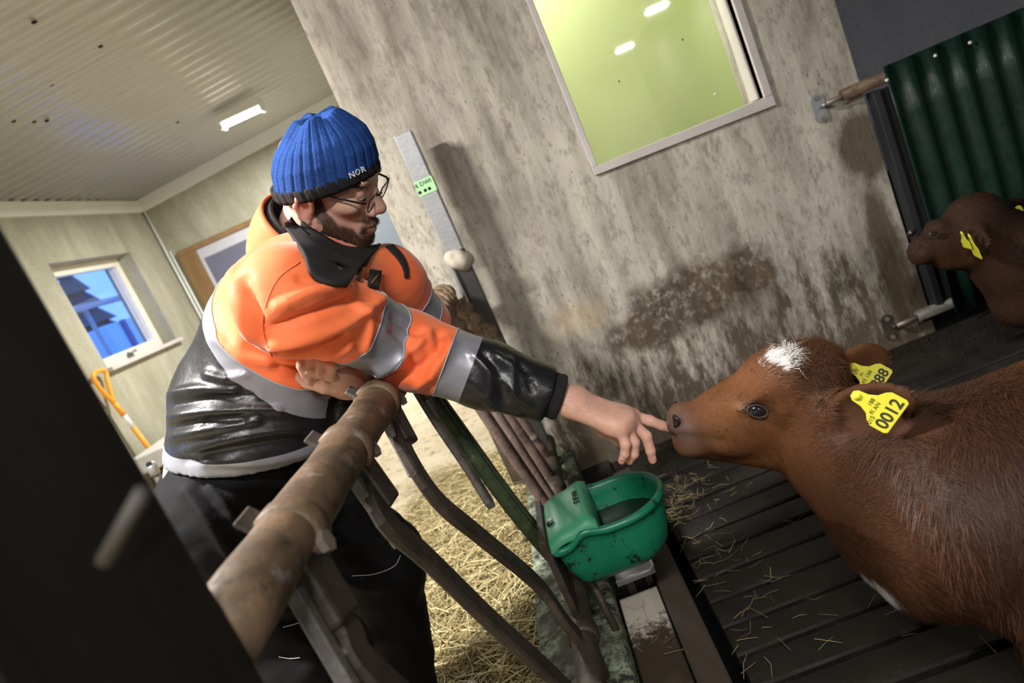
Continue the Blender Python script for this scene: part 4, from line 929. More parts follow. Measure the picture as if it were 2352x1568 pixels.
# ears: flat leaves hollowed on the side that faces out
def ear(F, base, tip, face, w, t=.012, cup=.016, root=.026):
    d = tip - base; L = np.linalg.norm(d); c = base + d * .55; R = frame_from(d, face)      # rows: length, width, facing
    F.cone(base - d * .12, base + d * .30, root, .022, k=.025)
    F.ell(c, (L * .52, w, t), R=R, k=.018); F.ell(c + R[2] * cup + d * .02, (L * .44, w * .80, t * 1.05), R=R, k=.008, op='sub')
e1b, e1t = A_(1912, 944, 1.072), A_(2094, 914, .945); e1f = _n(np.array([-.30, -.9, .12]))
e2b, e2t = A_(1905, 868, 1.205), A_(2034, 822, 1.235); e2f = _n(np.array([-.30, -.9, .05]))
ear(F1, e1b, e1t, e1f, .038, .016, .015); ear(F1, e2b, e2t, e2f, .044, .015, .021)
V1, Q1 = F1.mesh(2)
def coat_color(P, blobs, base=(.140, .053, .0185), rg=None):
    P = np.asarray(P); n = len(P); c = np.tile(np.array(base), (n, 1))
    for q, r, col, amt in blobs:
        w = np.exp(-(((P - q) / np.array(r)) ** 2).sum(1) * 1.0) * amt; w = np.clip(w * 1.35, 0, amt)[:, None]; c = c * (1 - w) + np.array(col) * w
    return c
dark = (.045, .017, .007)
blobs1 = [(A_(1830, 850, 1.15), (.05, .09, .035), (.075, .028, .010), .75), (A_(1600, 1050, 1.18), (.10, .06, .022), (.035, .016, .009), .9), (A_(2250, 1150, .95), (.22, .3, .28), (.024, .010, .0055), .95),
          (A_(2080, 1040, 1.02), (.11, .2, .14), (.040, .016, .0075), .85), (A_(1960, 940, 1.05), (.06, .1, .028), (.055, .022, .010), .7), (A_(1570, 985, 1.16), (.026, .07, .034), (.155, .105, .095), .9),
          (A_(1705, 934, 1.11), (.010, .02, .007), (.45, .30, .25), .6), (A_(1650, 955, 1.13), (.05, .04, .022), (.19, .075, .026), .4), (A_(1640, 1000, 1.13), (.06, .05, .02), (.10, .045, .018), .5)]
white1 = [A_(1768, 828, 1.14), A_(1800, 816, 1.13), A_(1790, 838, 1.12)]
def color1(P, rg=None):
    c = coat_color(P, blobs1)
    d = np.min([np.linalg.norm((P - w) / np.array([.019, .030, .0145]), axis=1) for w in white1[:2]] + [np.linalg.norm((P - white1[2]) / np.array([.017, .03, .011]), axis=1)], 0)
    d = d + fnoise(P, 70) * .35; w = np.clip((1.05 - d) / .12, 0, 1)[:, None]; c = c * (1 - w) + np.array([.80, .78, .76]) * w
    d = np.linalg.norm((P - A_(1990, 1318, 1.0)) / np.array([.022, .06, .028]), axis=1) + fnoise(P, 60) * .4; w = np.clip((1 - d) / .3, 0, 1)[:, None]; c = c * (1 - w) + np.array([.62, .60, .60]) * w
    hoof = (P[:, 2] < .038)[:, None]; c = np.where(hoof, np.array([.05, .04, .03]), c)
    if rg is not None: c = c * rg.uniform(.55, 1.6, len(P))[:, None]
    return c
b1 = mesh_obj('body', V1, Q1, M_coat, calf); set_attr(b1, 'tint', color1(V1), 'FLOAT_COLOR')
def near_ear(P, k=.052):
    out = np.zeros(len(P), int)
    for i, (b, t) in enumerate(((e1b, e1t), (e2b, e2t))):
        d = t - b; u = np.clip(((P - b) @ d) / d.dot(d), .15, 1.15); out = np.where((np.linalg.norm(P - b - u[:, None] * d, axis=1) < k) & (((P - b) @ d) / d.dot(d) > .12), i + 1, out)
    return out
def flow1(P):
    """hair lies back along the head, down the neck and flanks"""
    d = np.zeros_like(P); h = np.clip((P[:, 0] - .33) / .12, 0, 1); d[:, 0] = 1.0 - .85 * h; d[:, 2] = -.15 - .95 * h; d[:, 1] = -.1
    e = near_ear(P); d[e == 1] = _n(e1t - e1b); d[e == 2] = _n(e2t - e2b)
    return d
def len1(P):
    L = .011 + .018 * np.clip((P[:, 0] - .30) / .12, 0, 1); L = np.where(np.linalg.norm(P - A_(1830, 835, 1.14), axis=1) < .07, .020, L)
    L = np.where(np.linalg.norm((P - A_(2020, 1360, .98)) * np.array([1, .6, 1]), axis=1) < .12, .032, L); L = np.where(P[:, 0] < .17, .006, L); L = np.where(near_ear(P) > 0, .008, L); return np.where(P[:, 2] < .05, .002, L)
def mask1(C):
    m = np.where(C[:, 0] > .95, .12, np.where(C[:, 0] < .40, 3.0, 1.5)); m = np.where(C[:, 2] < .05, 0, m); m = np.where(np.linalg.norm(C - A_(1556, 968, 1.165), axis=1) < .030, 0.05, m)
    for s in (-1, 1): m = np.where(np.linalg.norm((C - mir(A_(1738, 942, 1.100), s)) / np.array([.020, .02, .014]), axis=1) < 1, 0, m)
    return m
strands('fur', V1, Q1, 230000, M_hair, calf, flow1, len1, .0010, color1, mask1, lift=lambda P: np.where(near_ear(P) > 0, .2, np.where(P[:, 0] > .36, .34, .30)), seed=2, wob=.22)
# curly poll tuft
strands('poll_tuft', V1, Q1, 4500, M_hair, calf, flow1, .026, .0010, lambda P, r: color1(P) * r.uniform(.35, 1.25, len(P))[:, None], lambda C: np.clip(1.3 - np.linalg.norm(C - A_(1862, 832, 1.14), axis=1) / .05, 0, 1), lift=.6, seed=9, wob=1.2, curl=1.2)
# long wavy locks over neck and shoulder
strands('locks', V1, Q1, 22000, M_hair, calf, lambda P: np.tile([-.22, -.1, -1.0], (len(P), 1)) + .35 * np.stack([fnoise(P, 14), 0 * P[:, 0], 0 * P[:, 0]], 1), .036, .0013, lambda P, r: color1(P) * r.uniform(.4, 1.9, len(P))[:, None],
        lambda C: ((C[:, 0] > .36) & (C[:, 0] < 1.0) & (C[:, 2] > .30) & (near_ear(C, .06) == 0)).astype(float) * np.clip(fnoise(C, 45, 3.0, (1, .3, .25)) * 3 + .3, 0, 1), lift=.30, seed=4, wob=.10)
def ellipsoid_mesh(c, r, R=None, nu=24, nv=14):
    V = [(np.sin(t) * np.cos(p), np.sin(t) * np.sin(p), np.cos(t)) for t in np.linspace(0.001, np.pi - .001, nv) for p in np.linspace(0, 2 * np.pi, nu, endpoint=False)]
    V = np.array(V) * np.array(r)
    if R is not None: V = V @ np.array(R)
    return V + np.array(c), [f for f in grid_faces(nv, nu, True)]
def eye_set(parent, c, nrm, fwd, s=1.0):
    R = frame_from(fwd, nrm); V, F = ellipsoid_mesh(c, (.0165 * s, .0125 * s, .010 * s), R); o = mesh_obj('eye', V, F, M_eye, parent)
    a = np.linspace(0, 2 * np.pi, 28); P = [c + R[0] * .0165 * s * np.cos(t) + R[1] * .0105 * s * np.sin(t) + R[2] * .0055 * s for t in a]
    m = MB(); m.tube(P, .0013 * s, 8); m.build('eyelid', M_pink, parent)
    m = MB()
    for k in range(14):
        t = np.pi * (.15 + .7 * k / 13); p = c + R[0] * .0165 * s * np.cos(t) + R[1] * .0112 * s * np.sin(t) + R[2] * .006 * s; q = p + R[1] * .010 * s + R[2] * .008 * s + R[0] * .006 * s * np.cos(t)
        m.tube([p, q], [.0006, .0002], 4)
    m.build('eyelashes', M_ink, parent)
dirh = _n(poll - muz)
for sg in (-1, 1): eye_set(calf, mir(A_(1738, 942, 1.103), sg), (-.12, sg, .10), dirh + np.array([0, 0, -.85]))
# wet nose rim round each nostril
for s in (-1, 1):
    c = mir(A_(1554, 967, 1.1515), s, 1.185) + (np.array([.013, -.008, 0]) if s > 0 else 0); R = frame_from((.25, 0, 1), (-.70, s * .70, .1))
    V, F = ellipsoid_mesh(c, (.0125, .0075, .0042), R); V = V + R[1] * (.005 * ((V - c) @ R[0] / .0125) ** 2)[:, None]
    mesh_obj('nostril', V, F, simple('dark_wet_nostril', (.012, .009, .009), .25, var=.3), calf)
V, F = ellipsoid_mesh(A_(1549, 975, 1.185) + (.008, 0, .003), (.020, .026, .021)); mesh_obj('nose_pad', V, F, M_noseleather, calf)
# ear tags
def ear_tag(parent, c, xd, yd, size, txt, small, lab, cutx=True):
    """a shield-shaped tag: narrow neck at the top, wide foot carrying the number"""
    x = _n(xd); y = np.array(yd, float); y = _n(y - x * y.dot(x)); z = np.cross(x, y)
    pr = [(-.50, -.50), (.50, -.50), (.56, -.42), (.56, -.02), (.47, .10), (.30, .22), (.20, .42), (.17, .68), (.08, .78), (-.08, .78), (-.17, .68), (-.20, .42), (-.30, .22), (-.47, .10), (-.56, -.02), (-.56, -.42)]
    n = len(pr); V = [np.array(c) + (x * a + y * b) * size + z * t for t in (.0008, -.0008) for a, b in pr]
    o = mesh_obj('ear_tag', V, [tuple(range(n)), tuple(range(n, 2 * n))[::-1]] + [((i + 1) % n, i, i + n, (i + 1) % n + n) for i in range(n)], M_tag, parent, smooth=False, bevel=.0006); o['label'] = lab
    lettering('tag_number', txt, size * .46, np.array(c) + y * size * -.27 + z * .0012, x, y, M_ink, o, bold=.0005, depth=.0002)
    for (dx, dy, sz, s) in small: lettering('tag_print', s, size * sz, np.array(c) + (y * dy + x * dx) * size + z * .0012, x, y, M_ink, o, depth=.0002)
    m = MB(); q = np.array(c) + y * size * .62; m.tube([q + z * .002, q - z * .002], size * .11, 14); m.build('tag_stud', M_tag, o)
t1a, t1b = A_(1992, 975, .985), A_(2062, 893, .945)
tc = (A_(2022, 972, .975) + A_(2066, 908, .955)) / 2; tx = A_(2061, 893, .955) - A_(2003, 975, .975); ty = A_(1968, 912, .985) - A_(2030, 935, .965)
ear_tag(calf, A_(2021, 938, .945), tx, ty, .054, '0012', ((-.40, .02, .17, '015'), (-.05, .10, .16, 'FI AN'), (.05, .26, .16, '188')), 'yellow ear tag with the number 0012')
ear_tag(calf, A_(1999, 866, 1.165), A_(2034, 842, 1.165) - A_(1992, 905, 1.165), A_(1960, 872, 1.175) - A_(2006, 880, 1.165), .052, '8888', ((-.05, .10, .18, '43 188'), (-.05, .27, .18, 'FI'), (-.05, .46, .18, '09')), 'yellow ear tag ending in 88')

# --- calf in front of the gate
calf2 = thing('calf', (1.62, 2.15, 0.0), 'dark brown calf standing in front of the green corrugated gate', 'calf')
y2 = 2.16; B_ = lambda a, b, dy=0: atY(a, b, y2 + dy)
F2 = Field((1.05, 1.70, -.01), (2.75, 2.46, .80), .009)
muz2, mid2, cra2, poll2 = B_(2120, 572), B_(2165, 562), B_(2220, 525), B_(2245, 485)
F2.cone(muz2, mid2, .044, .056, k=.02, fn=(0, 1, 0), fs=1.05); F2.cone(mid2, cra2, .056, .078, k=.03, fn=(0, 1, 0), fs=1.1); F2.ell(poll2, (.062, .06, .05), k=.035); F2.ell(B_(2190, 592), (.055, .04, .035), k=.03)
F2.ell(B_(2112, 585), (.030, .042, .034), k=.015); F2.ell(B_(2150, 520), (.03, .045, .02), k=.02)
for s in (-1, 1): F2.ell(B_(2144, 538, -.055) + (0, .055 + s * .061, 0), (.015, .014, .011), k=.008, op='sub'); F2.ell(B_(2102, 570) + (0, s * .03, 0), (.010, .010, .009), k=.006, op='sub')
m0, m1, m2 = B_(2255, 560), B_(2330, 610), B_(2420, 650)
F2.chain([m0, m1, m2], [.085, .105, .14], k=.06, fn=(0, 1, 0), fs=1.15)
s2 = m2 + (.12, -.02, -.03); u2 = s2 + (.55, -.06, .02); F2.cone(m2, s2, .14, .165, k=.06, fn=(0, 1, 0), fs=1.1); F2.cone(s2, u2, .168, .17, k=.06, fn=(0, 1, 0), fs=1.05)
F2.cone(B_(2235, 500), B_(2380, 560), .06, .08, k=.05); F2.ell(B_(2330, 700), (.06, .07, .07), k=.05)
foreleg(F2, s2 + (.02, -.09, -.09), 0); foreleg(F2, s2 + (.05, .085, -.09), 0); hindleg(F2, u2 + (.02, -.09, -.02)); hindleg(F2, u2 + (.04, .085, -.02))
F2.chain([u2 + (.15, 0, .10), u2 + (.19, 0, -.05), u2 + (.19, 0, -.25)], [.028, .018, .022], k=.02)
ear(F2, B_(2238, 530, -.055), B_(2262, 578, -.13), _n(np.array([-.85, -.45, .1])), .036); ear(F2, B_(2285, 480, .05), B_(2352, 470, .08), _n(np.array([-.4, -.7, -.5])), .04)
V2, Q2 = F2.mesh(2)
def color2(P, rg=None):
    c = coat_color(P, [(B_(2290, 480), (.12, .12, .06), (.016, .008, .005), .9), (B_(2180, 590), (.10, .1, .04), (.060, .024, .009), .8)], (.030, .013, .0065)); c = np.where((P[:, 2] < .038)[:, None], np.array([.05, .04, .03]), c)
    return c * (rg.uniform(.55, 1.6, len(P))[:, None] if rg is not None else 1)
b2 = mesh_obj('body', V2, Q2, M_coat, calf2); set_attr(b2, 'tint', color2(V2), 'FLOAT_COLOR')
def flow2(P): h = np.clip((P[:, 0] - 1.40) / .15, 0, 1); return np.stack([1 - .8 * h, 0 * h, -.2 - .9 * h], 1)
strands('fur', V2, Q2, 60000, M_hair, calf2, flow2, lambda P: np.where(P[:, 2] < .05, .002, .010 + .014 * np.clip((P[:, 0] - 1.3) / .2, 0, 1)), .0015, color2, lambda C: np.where(C[:, 0] > 1.9, .15, 1.0) * (C[:, 2] > .05), lift=.35, seed=12, wob=.3)
ed = _n(poll2 - muz2); eye_set(calf2, B_(2144, 538, -.055), (-.25, -1, .1), ed + np.array([0, 0, -.5]), .85); eye_set(calf2, B_(2144, 538, -.055) + (0, .11, 0), (-.25, 1, .1), ed, .85)
ear_tag(calf2, B_(2238, 570, -.13), np.array([.30, 1, 0]), np.array([-.10, 0, 1]), .062, '0010', (), 'yellow ear tag seen edge on'); ear_tag(calf2, B_(2217, 555, -.10), np.array([.15, 1, 0]), np.array([-.10, 0, 1]), .045, '88', (), 'yellow ear tag seen edge on')
ear_tag(calf2, B_(2346, 502, .02), np.array([1, -.5, 0]), np.array([.3, 0, 1]), .055, '88', (), 'yellow ear tag')
# ------------------------------------------------------------------ the man
person = thing('person', (-0.66, 1.32, 0.0), 'person in orange and black jacket and blue knit hat leaning on the fence', 'person')
def cut_local(F, p, nrm, rad):
    p = np.array(p, float); nrm = _n(nrm); sl, g = F._sub(p - rad, p + rad, 0)
    d = sum((g[i] - p[i]) * nrm[i] for i in range(3)).astype(np.float32); r = np.sqrt(sum((g[i] - p[i]) ** 2 for i in range(3)))
    F.D[sl] = np.where(r < rad, np.maximum(F.D[sl], d), F.D[sl])
_PC = {}
def on_mesh(V, px, py, rad=7):
    """nearest visible surface point behind a pixel"""
    if _PC.get('n') != len(V): _PC['n'] = len(V); _PC['p'] = project(V); _PC['d'] = np.linalg.norm(V - EYE, axis=1)
    p = _PC['p']; d = np.hypot(p[:, 0] - px, p[:, 1] - py); k = d < rad
    while not k.any(): rad *= 1.6; k = d < rad
    i = np.where(k)[0]; dist = _PC['d'][i]; dm = dist[dist < dist.min() + .02].mean()
    r = ray(px, py); return EYE + r / np.linalg.norm(r) * dm
def lift(p, d): return np.array(p) + _n(EYE - np.array(p)) * d

# --- joints
SR, ER, WR = atY(672, 690, 1.07), atY(940, 806, 1.215), atY(1262, 905, 1.205)
SL, EL, WL = atY(893, 650, 1.50), atY(968, 742, 1.60), atY(868, 888, 1.36)
hip = np.array([-.709, 1.34, .852]); nk = np.array([-.372, 1.34, 1.165]); ta = _n(nk - hip); tb2 = np.array([-ta[2], 0, ta[0]])
T_ = lambda a, b: hip + ta * a + tb2 * b

# --- materials
def mat_hivis():
    g = G('orange_hi_vis_cloth', .62, spec=.25); w = g.noise(7, 4, .6); f = g.noise(420, 2, .5)
    c = g.mix(g.ramp(w, [(.3, 0), (.7, 1)]), (.86, .150, .045), (.98, .225, .080)); d = g.ramp(g.noise(4.5, 5, .65), [(.60, 0), (.75, 1)])
    c = g.mix(g.m('MULTIPLY', d, .25), c, (.35, .07, .025)); g.color(c); g.set('Sheen Weight', .35); g.set('Sheen Roughness', .4); g.bump(f, .15, .0008); return g.mat
M_or = mat_hivis()
M_blk = simple('black_shiny_nylon', (.011, .011, .013), .36, var=.35, scale=30, bump=.25, spec=.5, bd=.0025)
M_refl = simple('grey_reflective_tape', (.27, .27, .31), .38, .25, var=.12, scale=25, bump=.1, bd=.001)
M_piping = simple('pale_blue_piping', (.30, .42, .52), .6, var=.1)
M_trouser = simple('black_work_cloth', (.010, .010, .011), .8, var=.4, scale=40, bump=.3, spec=.12, bd=.001)
M_knit_b = simple('black_knit', (.007, .007, .008), .95, var=.4, scale=160, bump=.6, bd=.002)
M_collar = simple('charcoal_collar_cloth', (.022, .021, .022), .75, var=.35, scale=60, bump=.3, spec=.25, bd=.001)

# --- head frame
HO = np.array([-.307, 1.380, 1.298]); HS = .97
def euler(y, p, r):
    cy, sy, cp, sp, cr, sr = math.cos(y), math.sin(y), math.cos(p), math.sin(p), math.cos(r), math.sin(r)
    return np.array([[cy, -sy, 0], [sy, cy, 0], [0, 0, 1]]) @ np.array([[cp, 0, sp], [0, 1, 0], [-sp, 0, cp]]) @ np.array([[1, 0, 0], [0, cr, -sr], [0, sr, cr]])
HR = euler(-.14, .65, .36)
H_ = lambda p: HO + (np.asarray(p, float) * HS) @ HR.T
hd = lambda d: np.asarray(d, float) @ HR.T
H0_nb = (H_((-.052, 0, -.165)) + np.array([.022, 0, 0]), _n(H_((-.03, 0, -.10)) - H_((-.06, 0, -.20))))

# --- jacket: trunk and sleeves as one surface
J = Field((-1.0, .86, .66), (.06, 1.78, 1.40), .0058)
J.chain([T_(-.10, -.030), T_(.02, -.014), T_(.15, .004), T_(.29, .004), T_(.40, -.016)], [.146, .152, .163, .150, .095], k=.03, fn=(0, 1, 0), fs=.82)
J.ell(T_(.38, .050), (.10, .135, .080), k=.05)                                   # hunched upper back
J.cone(T_(.385, .0), SR, .100, .084, k=.05); J.cone(T_(.385, .0), SL, .100, .076, k=.05)
J.chain([SR, SR * .5 + ER * .5 + (0, 0, .010), ER], [.080, .064, .068], k=.035)
J.chain([ER, ER * .45 + WR * .55, WR + (WR - ER) * .12], [.072, .060, .052], k=.02)
J.chain([SL, EL], [.076, .066], k=.035); J.chain([EL, WL, WL + (WL - EL) * .3], [.068, .050, .046], k=.02)
J.ell(T_(-.02, -.06), (.10, .15, .10), k=.06)                                    # belly
hem_n = _n(-ta - tb2 * .5); J.halfspace(T_(.052, 0), hem_n)
cut_local(J, WR, WR - ER, .10); cut_local(J, WL, WL - EL, .085)
VJ, QJ = J.mesh(2)
NJ = normals(VJ, QJ)
amp = np.array([mnoise.fractal(p, 1.0, 2.0, 3) for p in (VJ * np.array([9, 9, 13])).tolist()]); VJ = VJ + NJ * (amp * .0035)[:, None]
strokes = [  # right sleeve, orange
    ([(612, 792), (690, 778), (790, 742), (872, 690)], 13, .009), ([(628, 752), (720, 720), (800, 690)], 12, -.008), ([(640, 705), (720, 668), (800, 655)], 14, .008), ([(690, 640), (760, 636), (820, 650)], 10, -.005),
    ([(650, 830), (730, 822), (800, 792)], 12, .008), ([(640, 810), (720, 800), (790, 772)], 9, -.006), ([(905, 760), (935, 790), (950, 850)], 11, -.007), ([(872, 850), (930, 815), (985, 765)], 12, .009), ([(890, 872), (960, 850), (1010, 800)], 11, -.007),
    ([(960, 880), (1000, 850), (1035, 790)], 12, .008), ([(985, 770), (1000, 820), (990, 860)], 8, .005), ([(905, 730), (950, 760), (1010, 770)], 9, -.006), ([(820, 700), (850, 740), (840, 800)], 9, .005),
    # cuff
    ([(1085, 812), (1120, 850), (1125, 905)], 8, .006), ([(1112, 815), (1145, 850), (1155, 920)], 8, -.006), ([(1140, 815), (1172, 845), (1180, 900)], 7, .007), ([(1170, 825), (1185, 850), (1215, 868)], 6, .006), ([(1195, 835), (1212, 865), (1225, 900)], 7, -.006), ([(1090, 880), (1130, 930), (1190, 950)], 9, .004), ([(1150, 870), (1190, 910), (1215, 930)], 7, .005),
    # trunk, orange yoke and black part
    ([(520, 600), (545, 700), (560, 780)], 22, .006), ([(560, 640), (590, 720), (610, 800)], 12, -.006), ([(500, 780), (560, 820), (620, 832)], 14, .006), ([(640, 840), (690, 850), (740, 900)], 12, -.007),
    ([(385, 905), (460, 893), (540, 898)], 10, .008), ([(385, 930), (480, 915), (580, 905)], 8, -.007), ([(378, 960), (450, 948), (560, 940), (640, 940)], 9, .008), ([(380, 985), (470, 968), (560, 962)], 8, -.007), ([(385, 1005), (480, 985), (590, 965)], 10, .008),
    ([(430, 1035), (540, 1005), (660, 985), (740, 985)], 11, .008), ([(430, 1055), (560, 1030), (700, 1010)], 11, -.007), ([(470, 1060), (600, 1060), (720, 1035)], 12, .006), ([(480, 860), (520, 870), (560, 862)], 10, .006)]
strokes = [(p, w, h * 1.7) if min(c[1] for c in p) < 870 and max(c[0] for c in p) < 1040 else (p, w, h * 1.15) for p, w, h in strokes]
VJ = crease(VJ, normals(VJ, QJ), strokes); VJ = laplace(VJ, QJ, .35)
jacket = mesh_obj('jacket', VJ, QJ, None, person, mats=[M_or, M_refl, M_blk, M_collar]); jacket['label'] = 'orange and black work jacket with grey bands'
OFF = root_offset(person)
# crisp colour borders: cut the cloth along the borders, then set the material on either side
def fit_plane(pxs, like):
    P = np.array([on_mesh(VJ, *q) for q in pxs]); c = P.mean(0); u, s_, vt = np.linalg.svd(P - c); n = vt[2] if len(P) > 2 else None
    if len(P) == 2: d = _n(P[1] - P[0]); n = _n(np.array(like) - d * np.dot(like, d))
    return c, (n if n.dot(like) > 0 else -n)
axR1, axR2, axL1 = _n(ER - SR), _n(WR - ER), _n(EL - SL)
def mixp(pl, like, f=.6): c, n = pl; return c, _n(n * (1 - f) + np.array(like) * f)
band1 = [mixp(fit_plane([(886, 697), (795, 836)], axR1), axR1, .3), mixp(fit_plane([(945, 738), (856, 864)], axR1), axR1, .3)]
band2 = [mixp(fit_plane([(1045, 778), (995, 903)], axR2), axR2, .3), mixp(fit_plane([(1104, 794), (1050, 926)], axR2), axR2, .3)]
tb_hi = [(486, 700), (500, 775), (545, 838), (625, 862), (690, 900)]; tb_lo = [(466, 752), (480, 808), (520, 850), (590, 905), (660, 950)]
t_hi = mixp(fit_plane(tb_hi, ta), ta, .0); t_lo = mixp(fit_plane(tb_lo, ta), ta, .0)
hm_hi = (T_(.088, 0), -hem_n)
lband = [(SL * .62 + EL * .38, axL1), (SL * .22 + EL * .78, axL1)]
bm = bmesh.new(); bm.from_mesh(jacket.data)
def arm_t(P, a, b): ba = b - a; t = np.clip(((P - a) @ ba) / ba.dot(ba), 0, 1); return t, np.linalg.norm(P - a - t[..., None] * ba, axis=-1)
def which(P):
    """0 trunk, 1 right upper arm, 2 right forearm, 3 left upper arm, 4 left forearm"""
    P = np.atleast_2d(P); d = [np.full(len(P), .075)]; t, q = arm_t(P, SR, ER); inner = ((P - (SR - axR1 * -.01)) @ axR1) > -.0
    d1 = np.where(inner, q - .012, 9); t, d2 = arm_t(P, ER, WR + (WR - ER) * .1); t, d3 = arm_t(P, SL, EL); d3 = np.where(((P - SL) @ axL1) > .01, d3 - .012, 9); t, d4 = arm_t(P, EL, WL + (WL - EL) * .2)
    D = np.stack([np.full(len(P), .098), d1, d2, d3, d4]); return D.argmin(0)
def cutb(plane, zones):
    c, n = plane; bm.faces.ensure_lookup_table(); P = np.array([f.calc_center_median()[:] for f in bm.faces]) + OFF
    near = np.where(np.abs((P - c) @ n) < .02)[0]; zz = which(P[near]); fs = [bm.faces[i] for i in near[np.isin(zz, zones)]]
    g = list({v for f in fs for v in f.verts}) + list({e for f in fs for e in f.edges}) + fs
    bmesh.ops.bisect_plane(bm, geom=g, plane_co=Vector(c - OFF), plane_no=Vector(n), dist=1e-5)
for p in band1: cutb(p, (1, 2))
for p in band2: cutb(p, (2,))
for p in (t_hi, t_lo, hm_hi): cutb(p, (0,))
for p in lband: cutb(p, (3,))
bm.faces.ensure_lookup_table()
C = np.array([f.calc_center_median()[:] for f in bm.faces]) + OFF; Z = which(C); sd = lambda pl: (C - pl[0]) @ pl[1]
mi = np.zeros(len(C), int); tr_ = Z == 0
mi[tr_ & (sd(t_hi) < 0)] = 1; mi[tr_ & (sd(t_lo) < 0)] = 2; mi[tr_ & (sd(hm_hi) < 0)] = 1
ar = (Z == 1) | (Z == 2); mi[ar & (sd(band1[0]) > 0) & (sd(band1[1]) < 0) & (Z > 0)] = 1; mi[(Z == 2) & (sd(band2[0]) > 0)] = 1; mi[(Z == 2) & (sd(band2[1]) > 0)] = 2
la = Z == 3; mi[la & (sd(lband[0]) > 0) & (sd(lband[1]) < 0)] = 1; t4, _ = arm_t(C, EL, WL); mi[(Z == 4) & (t4 > .45)] = 2
nb_, ca_ = H0_nb; ax_d = np.linalg.norm((C - nb_) - ((C - nb_) @ ca_)[:, None] * ca_, axis=1); mi[tr_ & (ax_d < .104) & (((C - nb_) @ ca_) > -.09)] = 3
for f, k in zip(bm.faces, mi): f.material_index = int(k); f.smooth = True
# piping along the upper border of each grey band
bed = [(e.verts[0].index, e.verts[1].index) for e in bm.edges if len(e.link_faces) == 2 and {f.material_index for f in e.link_faces} == {0, 1}]
bco = {v.index: np.array(v.co) + OFF for v in bm.verts}; bno = {v.index: np.array(v.normal) for v in bm.verts}
bm.to_mesh(jacket.data); bm.free()
adj = {}
for a, b in bed: adj.setdefault(a, []).append(b); adj.setdefault(b, []).append(a)
seen = set(); m = MB()
for st_ in sorted(adj, key=lambda v: len(adj[v])):
    if st_ in seen: continue
    ch = [st_]; seen.add(st_)
    while True:
        nx = [v for v in adj[ch[-1]] if v not in seen]
        if not nx: break
        ch.append(nx[0]); seen.add(nx[0])
    if len(ch) > 12:
        P = np.array([bco[v] + bno[v] * .0008 for v in ch])
        for _ in range(3): P[1:-1] = (P[:-2] + 2 * P[1:-1] + P[2:]) / 4
        m.tube(P[::2], .0013, 5)
m.build('piping', M_piping, jacket)
# cuffs of black knit inside the sleeve ends
for nm, W_, E_, r in (('knit_cuff', WR, ER, .047), ('knit_cuff', WL, EL, .041)):
    d = _n(W_ - E_); m = MB(); k = np.linspace(-.02, .022, 8); m.tube([W_ + d * q for q in k], r - .004 + .0012 * np.sin(np.arange(8) * 2.4), 28); m.build(nm, M_knit_b, jacket)
# seams and piping that follow the cloth
def seam(name, pxs, r, mat, lf=.0005, n=40):
    q = smooth_path(np.array([(*c, 0) for c in pxs], float), n)[:, :2]; P = np.array([lift(on_mesh(VJ, *c), lf) for c in q]); P[1:-1] = (P[:-2] + P[1:-1] * 2 + P[2:]) / 4
    m = MB(); m.tube(P, r, 6); return m.build(name, mat, jacket)
seam('armhole_seam', [(690, 602), (640, 640), (612, 700), (606, 760), (625, 820)], .0010, simple('seam_thread', (.42, .05, .015), .8))
M_thread = simple('dark_thread', (.06, .03, .03), .8)

# --- front details on the left chest
def patch(name, pxs_in, pxs_out, thick, mat, n=16, m_=6, lf=.004, parent=None, depth=None):
    a = smooth_path(np.array([(*c, 0) for c in pxs_in], float), n)[:, :2]; b = smooth_path(np.array([(*c, 0) for c in pxs_out], float), n)[:, :2]; P = np.zeros((n, m_, 3))
    for i in range(n):
        for j in range(m_):
            c = a[i] + (b[i] - a[i]) * j / (m_ - 1); P[i, j] = lift(on_mesh(VJ, *c), lf) if depth is None else atY(*c, depth(c, j / (m_ - 1)))
    if depth is None:
        for _ in range(3): P[1:-1] = (P[:-2] + 2 * P[1:-1] + P[2:]) / 4; P[:, 1:-1] = (P[:, :-2] + 2 * P[:, 1:-1] + P[:, 2:]) / 4
    V, F = sheet(P, thick); return mesh_obj(name, V, F, mat, parent or jacket)
# placket with badge, zip, chest pocket
patch('sleeve_badge', [(850, 618), (845, 656)], [(876, 622), (870, 662)], .003, M_void, n=10, m_=5, lf=.012)
for a, b in (((857, 626), (866, 652)), ((870, 629), (853, 649))):
    pa, pb = lift(on_mesh(VJ, *a), .0145), lift(on_mesh(VJ, *b), .0145); m = MB(); m.tube([pa, pb], .0006, 5); m.build('badge_stitch', M_or, jacket)
patch('pocket_zip', [(886, 566), (910, 590), (926, 615), (930, 638)], [(903, 562), (925, 585), (937, 612), (938, 636)], .004, M_collar, lf=.006)
zs_ = [(872, 560), (852, 582), (838, 598), (828, 612), (824, 642)]
q = smooth_path(np.array([(*c, 0) for c in zs_], float), 34)[:, :2]; P = np.array([lift(on_mesh(VJ, *c), .012) for c in q]); P[1:-1] = (P[:-2] + P[2:]) / 2
m = MB()
for p, p2 in zip(P[:-1], P[1:]): m.obox((p + p2) / 2, (_n(p2 - p), _n(np.cross(p2 - p, EYE - p)), _n(EYE - p)), (.0016, .0045, .0015))
m.tube(P, .0022, 6); m.build('front_zip', M_void, jacket)

